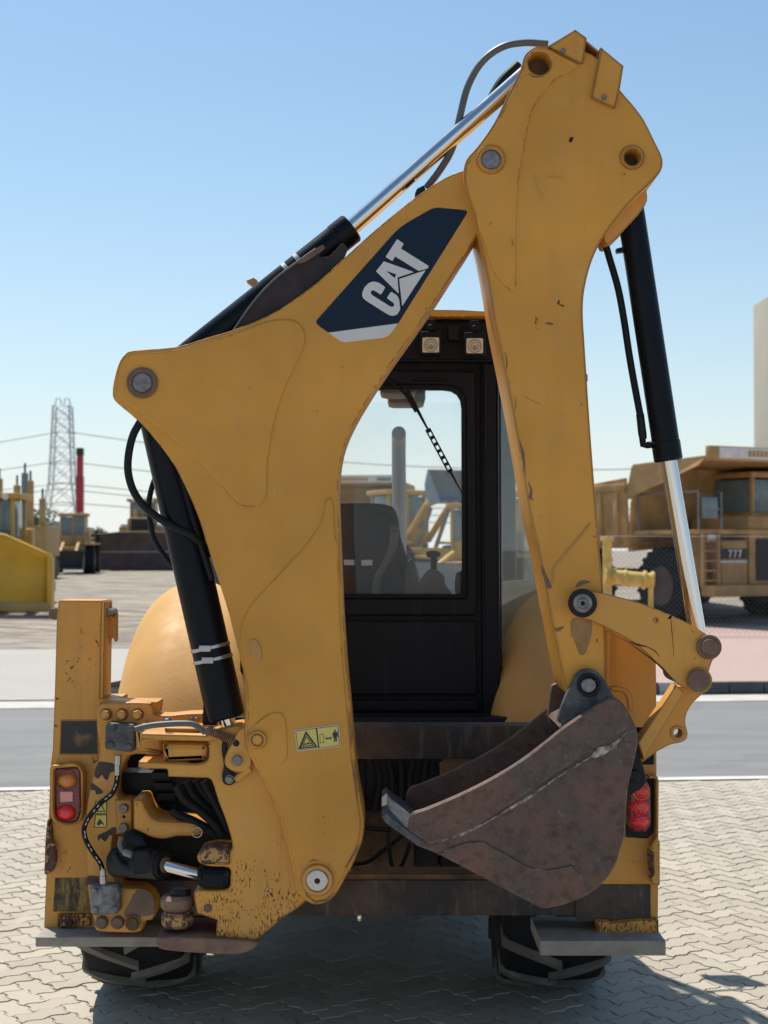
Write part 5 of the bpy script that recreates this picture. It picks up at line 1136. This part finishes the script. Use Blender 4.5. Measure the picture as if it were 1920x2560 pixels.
# --- pale building on the right edge
bx0 = Vector((26.8, 95, 0)); ztop = W(1890, 765, 107.0).z
wb = root('building', (bx0.x + 8, 95, 1.0), 'plain pale beige building rising at the right edge', 'building', None, 0)
box('wall', bx0.x, bx0.x + 16, 95, 107, .5, ztop, M['concrete'], wb, .02); box('parapet', bx0.x - .08, bx0.x + 16.1, 94.9, 95.2, ztop - .05, ztop + .35, M['concrete'], wb, .02)
for r_ in range(4):
    for c_ in range(4): box('window', bx0.x + 2.2 + c_ * 3.4, bx0.x + 3.8 + c_ * 3.4, 94.93, 94.99, 2.4 + r_ * 3.6, 4.2 + r_ * 3.6, M['bgglass'], wb, .01)
# --- haul truck on the right
def haul_truck(loc, rz, label, group, s=1.):
    t = root('haul_truck', loc, label, 'dump truck', group, rz, True); t.scale = (s,) * 3; P = M['truck']
    for sx in (-1, 1):
        wheel_simple(t, sx * 1.75, 0, 1.0, .62); wheel_simple(t, sx * 1.45, 4.1, 1.0, .62); wheel_simple(t, sx * 2.1, 4.1, 1.0, .62)
    box('chassis', -.7, .7, -1.2, 5.2, .9, 1.4, M['bgdark'], t, .05)
    bp = box('bumper', -1.75, 1.75, -1.75, -1.2, .75, 1.05, P, t, .05)
    box('radiator_frame', -.3, 1.25, -1.45, -.4, 1.05, 2.35, P, t, .05); gr = box('radiator_grille', -.1, 1.1, -1.50, -1.44, 1.15, 2.25, M['bgdark'], t, .02)
    for k in range(12): box('grille_slat', -.1, 1.1, -1.53, -1.5, 1.2 + k * .085, 1.23 + k * .085, M['bgdark'], gr, .004)
    pn = box('front_panel', -1.2, -.35, -1.42, -.5, 1.0, 2.2, P, t, .05); box('number_band', -1.35, -.4, -1.45, -1.41, 1.72, 1.98, M['bgdark'], pn, .01)
    box('number_band_edge', -1.35, -.4, -1.46, -1.41, 1.62, 1.67, M['bgwhite'], pn, .005)
    for x0, pts in ((-1.02, 0), (-.86, 0), (-.70, 0)):      # the sevens of the truck's number
        panel3('number_seven', [(x0, -1.46, 1.95), (x0 + .11, -1.46, 1.95), (x0 + .11, -1.46, 1.92), (x0 + .05, -1.46, 1.75), (x0 + .02, -1.46, 1.75), (x0 + .07, -1.46, 1.92), (x0, -1.46, 1.92)], M['bgwhite'], pn, .01)
    box('deck', -2.05, 2.05, -1.5, 1.3, 2.35, 2.48, P, t, .03); box('engine_hood', -.2, 1.35, -1.3, 1.0, 2.48, 2.85, P, t, .05)
    for sx in (-1, 1):
        box('wheel_arch', sx * 1.75 - .35, sx * 1.75 + .35, -1.1, -.95, 1.0, 2.35, P, t, .04)
        box('headlight', sx * 1.55 - .2, sx * 1.55 + .2, -1.52, -1.48, 2.2, 2.34, M['bgwhite'], t, .02)
    cb = cab_box(t, .55, 1.95, -.6, 1.1, 2.48, 3.9, P, .02)
    hr = tube('handrail', [(-2.0, -1.45, 2.48), (-2.0, -1.45, 3.45), (-1.25, -1.45, 3.45), (-1.25, -1.45, 2.48)], .03, M['bgsteel'], t, 6, False); tube('handrail', [(-2.0, -1.45, 3.0), (-1.25, -1.45, 3.0)], .025, M['bgsteel'], t, 6, False)
    tube('handrail', [(-2.0, -1.45, 3.45), (-2.0, 1.0, 3.45), (-2.0, 1.0, 2.48)], .03, M['bgsteel'], t, 6, False)
    tube('handrail', [(1.4, -1.45, 2.48), (1.4, -1.45, 3.4), (2.0, -1.45, 3.4), (2.0, -1.45, 2.48)], .03, M['bgsteel'], t, 6, False)
    mr_ = box('mirror', -1.95, -1.5, -1.62, -1.5, 2.75, 3.3, M['bgglass'], t, .03)
    for k in range(5): box('ladder_rung', -1.95, -1.45, -1.6, -1.5, 1.15 + k * .25, 1.19 + k * .25, P, t, .008)
    for xx in (-1.97, -1.45): box('ladder_rail', xx - .03, xx + .03, -1.6, -1.52, 1.0, 2.4, P, t, .008)
    # dump body: canopy over the cab, floor, sides with ribs
    bd = box('dump_body', -2.1, 2.1, 1.35, 6.6, 2.0, 2.25, P, t, .05)
    for sx in (-1, 1):
        panel3('body_side', [(sx * 2.1, 1.3, 2.2), (sx * 2.1, 6.8, 1.9), (sx * 2.2, 6.8, 3.5), (sx * 2.2, 1.3, 3.9)], P, bd, .08)
        for k in range(7): box('side_rib', sx * 2.15 - .12, sx * 2.15 + .12, 1.6 + k * .75, 1.8 + k * .75, 2.1, 3.65, P, bd, .02)
        box('side_rail', sx * 2.2 - .12, sx * 2.2 + .12, 1.2, 6.8, 3.55, 3.75, P, bd, .03)
    panel3('body_front', [(-2.1, 1.3, 2.1), (2.1, 1.3, 2.1), (2.2, .9, 4.25), (-2.2, .9, 4.25)], P, bd, .08)
    panel3('canopy', [(-2.0, -1.75, 4.3), (2.0, -1.75, 4.3), (2.2, 1.0, 4.2), (-2.2, 1.0, 4.2)], P, bd, .1)
    cl_ = box('canopy_lip', -2.0, 2.0, -1.9, -1.72, 4.22, 4.6, P, bd, .03)
    lbp = box('lip_panel', -1.7, 1.8, -1.93, -1.89, 4.28, 4.56, M['bgwhite'], cl_, .01)
    for k in range(10): box('lip_letter', -.75 + k * .135, -.66 + k * .135, -1.95, -1.925, 4.34, 4.5, M['bgbeige'], cl_, .006)
    box('lip_code', .95, 1.55, -1.95, -1.925, 4.34, 4.48, M['bgsteel'], cl_, .01)
    for sx in (-1, 1): panel3('canopy_side', [(sx * 2.0, -1.75, 4.3), (sx * 2.2, 1.0, 4.2), (sx * 2.2, 1.3, 3.3), (sx * 2.05, -1.5, 4.1)], P, bd, .08)
    return t
haul_truck((8.75, 38.4, .13), R(28), 'large faded yellow haul truck behind the wire fence at right', None, .96)
# --- chain link fence before the truck
fx0, fx1, fy = 4.6, 13.0, 32.4
fn = root('wire_fence', (fx0, fy, .13), 'chain link fence of thin grey wire standing before the haul truck', 'fence')
for k in range(3):
    xx = fx0 - .05 + k * 3.95; rod('post', (xx, fy, .1), (xx, fy, 2.42), .025, M['galv'], fn, 10)
tube('top_wire', [(fx0, fy, 2.3), (fx1, fy, 2.3)], .006, M['galv'], fn, 5, False)
bm = bmesh.new(); st_ = .11; hh = 2.12
nw = int((fx1 - fx0 + hh) / st_)
for k in range(nw):
    for sgn in (1, -1):
        xa = fx0 - (hh if sgn > 0 else 0) + k * st_; za, zb = .17, .17 + hh; xb = xa + sgn * hh
        if sgn < 0: xa, xb = fx0 + k * st_, fx0 + k * st_ - hh
        P = [(xa, za), (xb, zb)]
        q = []
        for lim in (0, 1): pass
        dx = xb - xa; t0, t1 = 0., 1.
        for lo in (fx0,):
            f = (lo - xa) / dx
            if dx > 0: t0 = max(t0, f)
            else: t1 = min(t1, f)
        f = (fx1 - xa) / dx
        if dx > 0: t1 = min(t1, f)
        else: t0 = max(t0, f)
        if t1 - t0 < .02: continue
        b_tube(bm, [(xa + dx * t0, fy + .003 * sgn, za + hh * t0), (xa + dx * t1, fy + .003 * sgn, za + hh * t1)], .0032, 3, False)
tag(mesh_from(bm, 'wire_mesh', M['fencewire'], fn, 0), kind='stuff')
# --- yellow pipe standard in front of the fence
yp = root('yellow_pipe', (W(1530, 1500, 29).x, 29, .13), 'thick bright yellow pipe with elbow and leg standing before the fence', 'pipe')
Mp = plain('pipe_yellow', (.62, .42, .10), .45, var=.25)
a, b = W(1512, 1440, 29), W(1632, 1452, 29)
hp = rod('main_pipe', a, b, .145, Mp, yp, 28, .02)
for f in (.02, .18, .42, .82, .98): p = a + (b - a) * f; u = (b - a).normalized(); rod('flange', p - u * .03, p + u * .03, .185 if f in (.02, .82, .98) else .165, Mp, yp, 28, .01)
rod('leg', (b.x - .04, 29, .1), (b.x - .04, 29, b.z), .05, Mp, yp, 18); rod('leg', (a.x + .05, 29, .1), (a.x + .05, 29, W(1512, 1348, 29).z), .09, Mp, yp, 18); rod('cap', (a.x + .05, 29, W(1512, 1352, 29).z), (a.x + .05, 29, W(1512, 1342, 29).z), .13, Mp, yp, 18)
# --- machines seen through the cab windows
def at(px, Y): x = (px - 960) / FPX * Y; return (x, Y, gz(x, Y))
haul_truck(at(905, 62), R(-8), 'yellow haul truck seen through the cab rear window', None, .95)
lo_ = loader(at(1065, 48), R(28), 'wheel loader with raised toothed blue-grey bucket seen through the cab window', None, 1.0, 2.6, 'bgyellow', 'bgblue', 2.4)
loader(at(1150, 40), R(-20), 'yellow wheel loader with lowered bucket seen low through the cab window', None, .85, .2, 'bgyellow', 'bgsteel', 2.6)
x, y, z = at(1300, 58); dozer((x, y, z), R(-12), 'yellow bulldozer seen through the cab side window', None, 1.05, 'bgyellow', 'bgbrown', 4.0, 1.7)

# ================================================================== interlocking pavers of the yard (herringbone, wavy edges)
U = .112; ANG = R(40); jg = .0031
def wavy(p, q, k=5):
    """one unit edge with the S-shaped profile that every neighbour shares"""
    d = Vector(q) - Vector(p); flip = (d.x + d.y) < 0
    a, b = (Vector(q), Vector(p)) if flip else (Vector(p), Vector(q)); d = b - a; n_ = Vector((-d.y, d.x)); out = []
    for i in range(k):
        t = i / k; tt = 1 - t if flip else t
        s = [0, .095, .06, -.06, -.095, 0][round(tt * 5)]
        out.append(a + d * tt + n_ * s)
    return out
def paver_mesh(name, vert):
    C_ = [(0, 0), (1, 0), (2, 0), (2, 1), (1, 1), (0, 1)] if not vert else [(0, 0), (1, 0), (1, 1), (1, 2), (0, 2), (0, 1)]
    pts = []
    for i in range(6): pts += wavy(C_[i], C_[(i + 1) % 6])
    cx, cy = (1, .5) if not vert else (.5, 1)
    n = len(pts); inn = []
    for i in range(n):
        d = (pts[(i + 1) % n] - pts[i - 1]).normalized(); inn.append(pts[i] + Vector((-d.y, d.x)) * (jg / U))
    vs_ = [((p.x - cx) * U, (p.y - cy) * U, -.012) for p in inn]
    ch = []
    for i in range(n):
        d = (inn[(i + 1) % n] - inn[i - 1]).normalized(); ch.append(inn[i] + Vector((-d.y, d.x)) * .022)
    vs_ += [((p.x - cx) * U, (p.y - cy) * U, .0) for p in ch]
    fs_ = [tuple(range(n, 2 * n))] + [(i, (i + 1) % n, n + (i + 1) % n, n + i) for i in range(n)]
    return vs_, fs_, (cx, cy)
V0, V1 = paver_mesh('paver', False), paver_mesh('paver', True)
md_ = []
for vv in (V0, V1):
    me = bpy.data.meshes.new('paver'); me.from_pydata(vv[0], [], vv[1]); me.materials.append(M['paver']); md_.append(me)
ca, sa = math.cos(ANG), math.sin(ANG); spots = []
for i in range(-110, 111):
    for j in range(-110, 111):
        k = (i - j) % 4
        if k == 0: v = 0; cx, cy = i + 1, j + .5
        elif k == 3: v = 1; cx, cy = i + .5, j + 1
        else: continue
        x, y = (cx * ca - cy * sa) * U, 9.2 + (cx * sa + cy * ca) * U
        n_ = (Vector((x, y, 0)) - RO).dot(RN)
        if abs(x) > 4.6 or y < 4.6 or n_ > -.26: continue
        spots.append((x, y, v))
def inframe(x, y):
    pxx = 960 + x / y * FPX; pyy = 1375 + 2.0 / y * FPX
    if not (-10 < pxx < 1930 and pyy < 2575): return False
    if 130 < pxx < 1620 and pyy < 2330: return False       # behind the machine
    return True
near = sorted([s for s in spots if inframe(s[0], s[1])], key=lambda s: s[1])[:300]; nearset = {(s[0], s[1]) for s in near}
ZP = .0
for x, y, v in near:
    o = bpy.data.objects.new('paver', md_[v]); COL.objects.link(o); o.parent = yard
    o.location = (x, y, ZP + random.uniform(-.0022, .0022)); o.rotation_euler = (random.uniform(-.009, .009), random.uniform(-.009, .009), ANG)
vs_, fs_ = [], []
for x, y, v in spots:
    if (x, y) in nearset: continue
    b0 = len(vs_); vv, ff, _ = (V0, V1)[v]; dz_ = random.uniform(-.0022, .0022); tx, ty = random.uniform(-.009, .009), random.uniform(-.009, .009)
    for p in vv: vs_.append((x + p[0] * ca - p[1] * sa, y + p[0] * sa + p[1] * ca, ZP + p[2] + dz_ + tx * p[0] + ty * p[1]))
    for f in ff: fs_.append(tuple(b0 + i for i in f))
me = bpy.data.meshes.new('paver_field'); me.from_pydata(vs_, [], fs_); me.materials.append(M['paverstuff'])
o = bpy.data.objects.new('paver_field', me); COL.objects.link(o); o.parent = yard; o['kind'] = 'stuff'
bm = bmesh.new(); bm.faces.new([bm.verts.new(p) for p in ((-4.7, 4.5, -.0065), (4.7, 4.5, -.0065), (4.7, RO.y + 4.7 * math.tan(RY) - .21, -.0065), (-4.7, RO.y - 4.7 * math.tan(RY) - .21, -.0065))])
o = mesh_from(bm, 'joint_sand', M['sandjoint'], None, 0, False); o.parent = yard
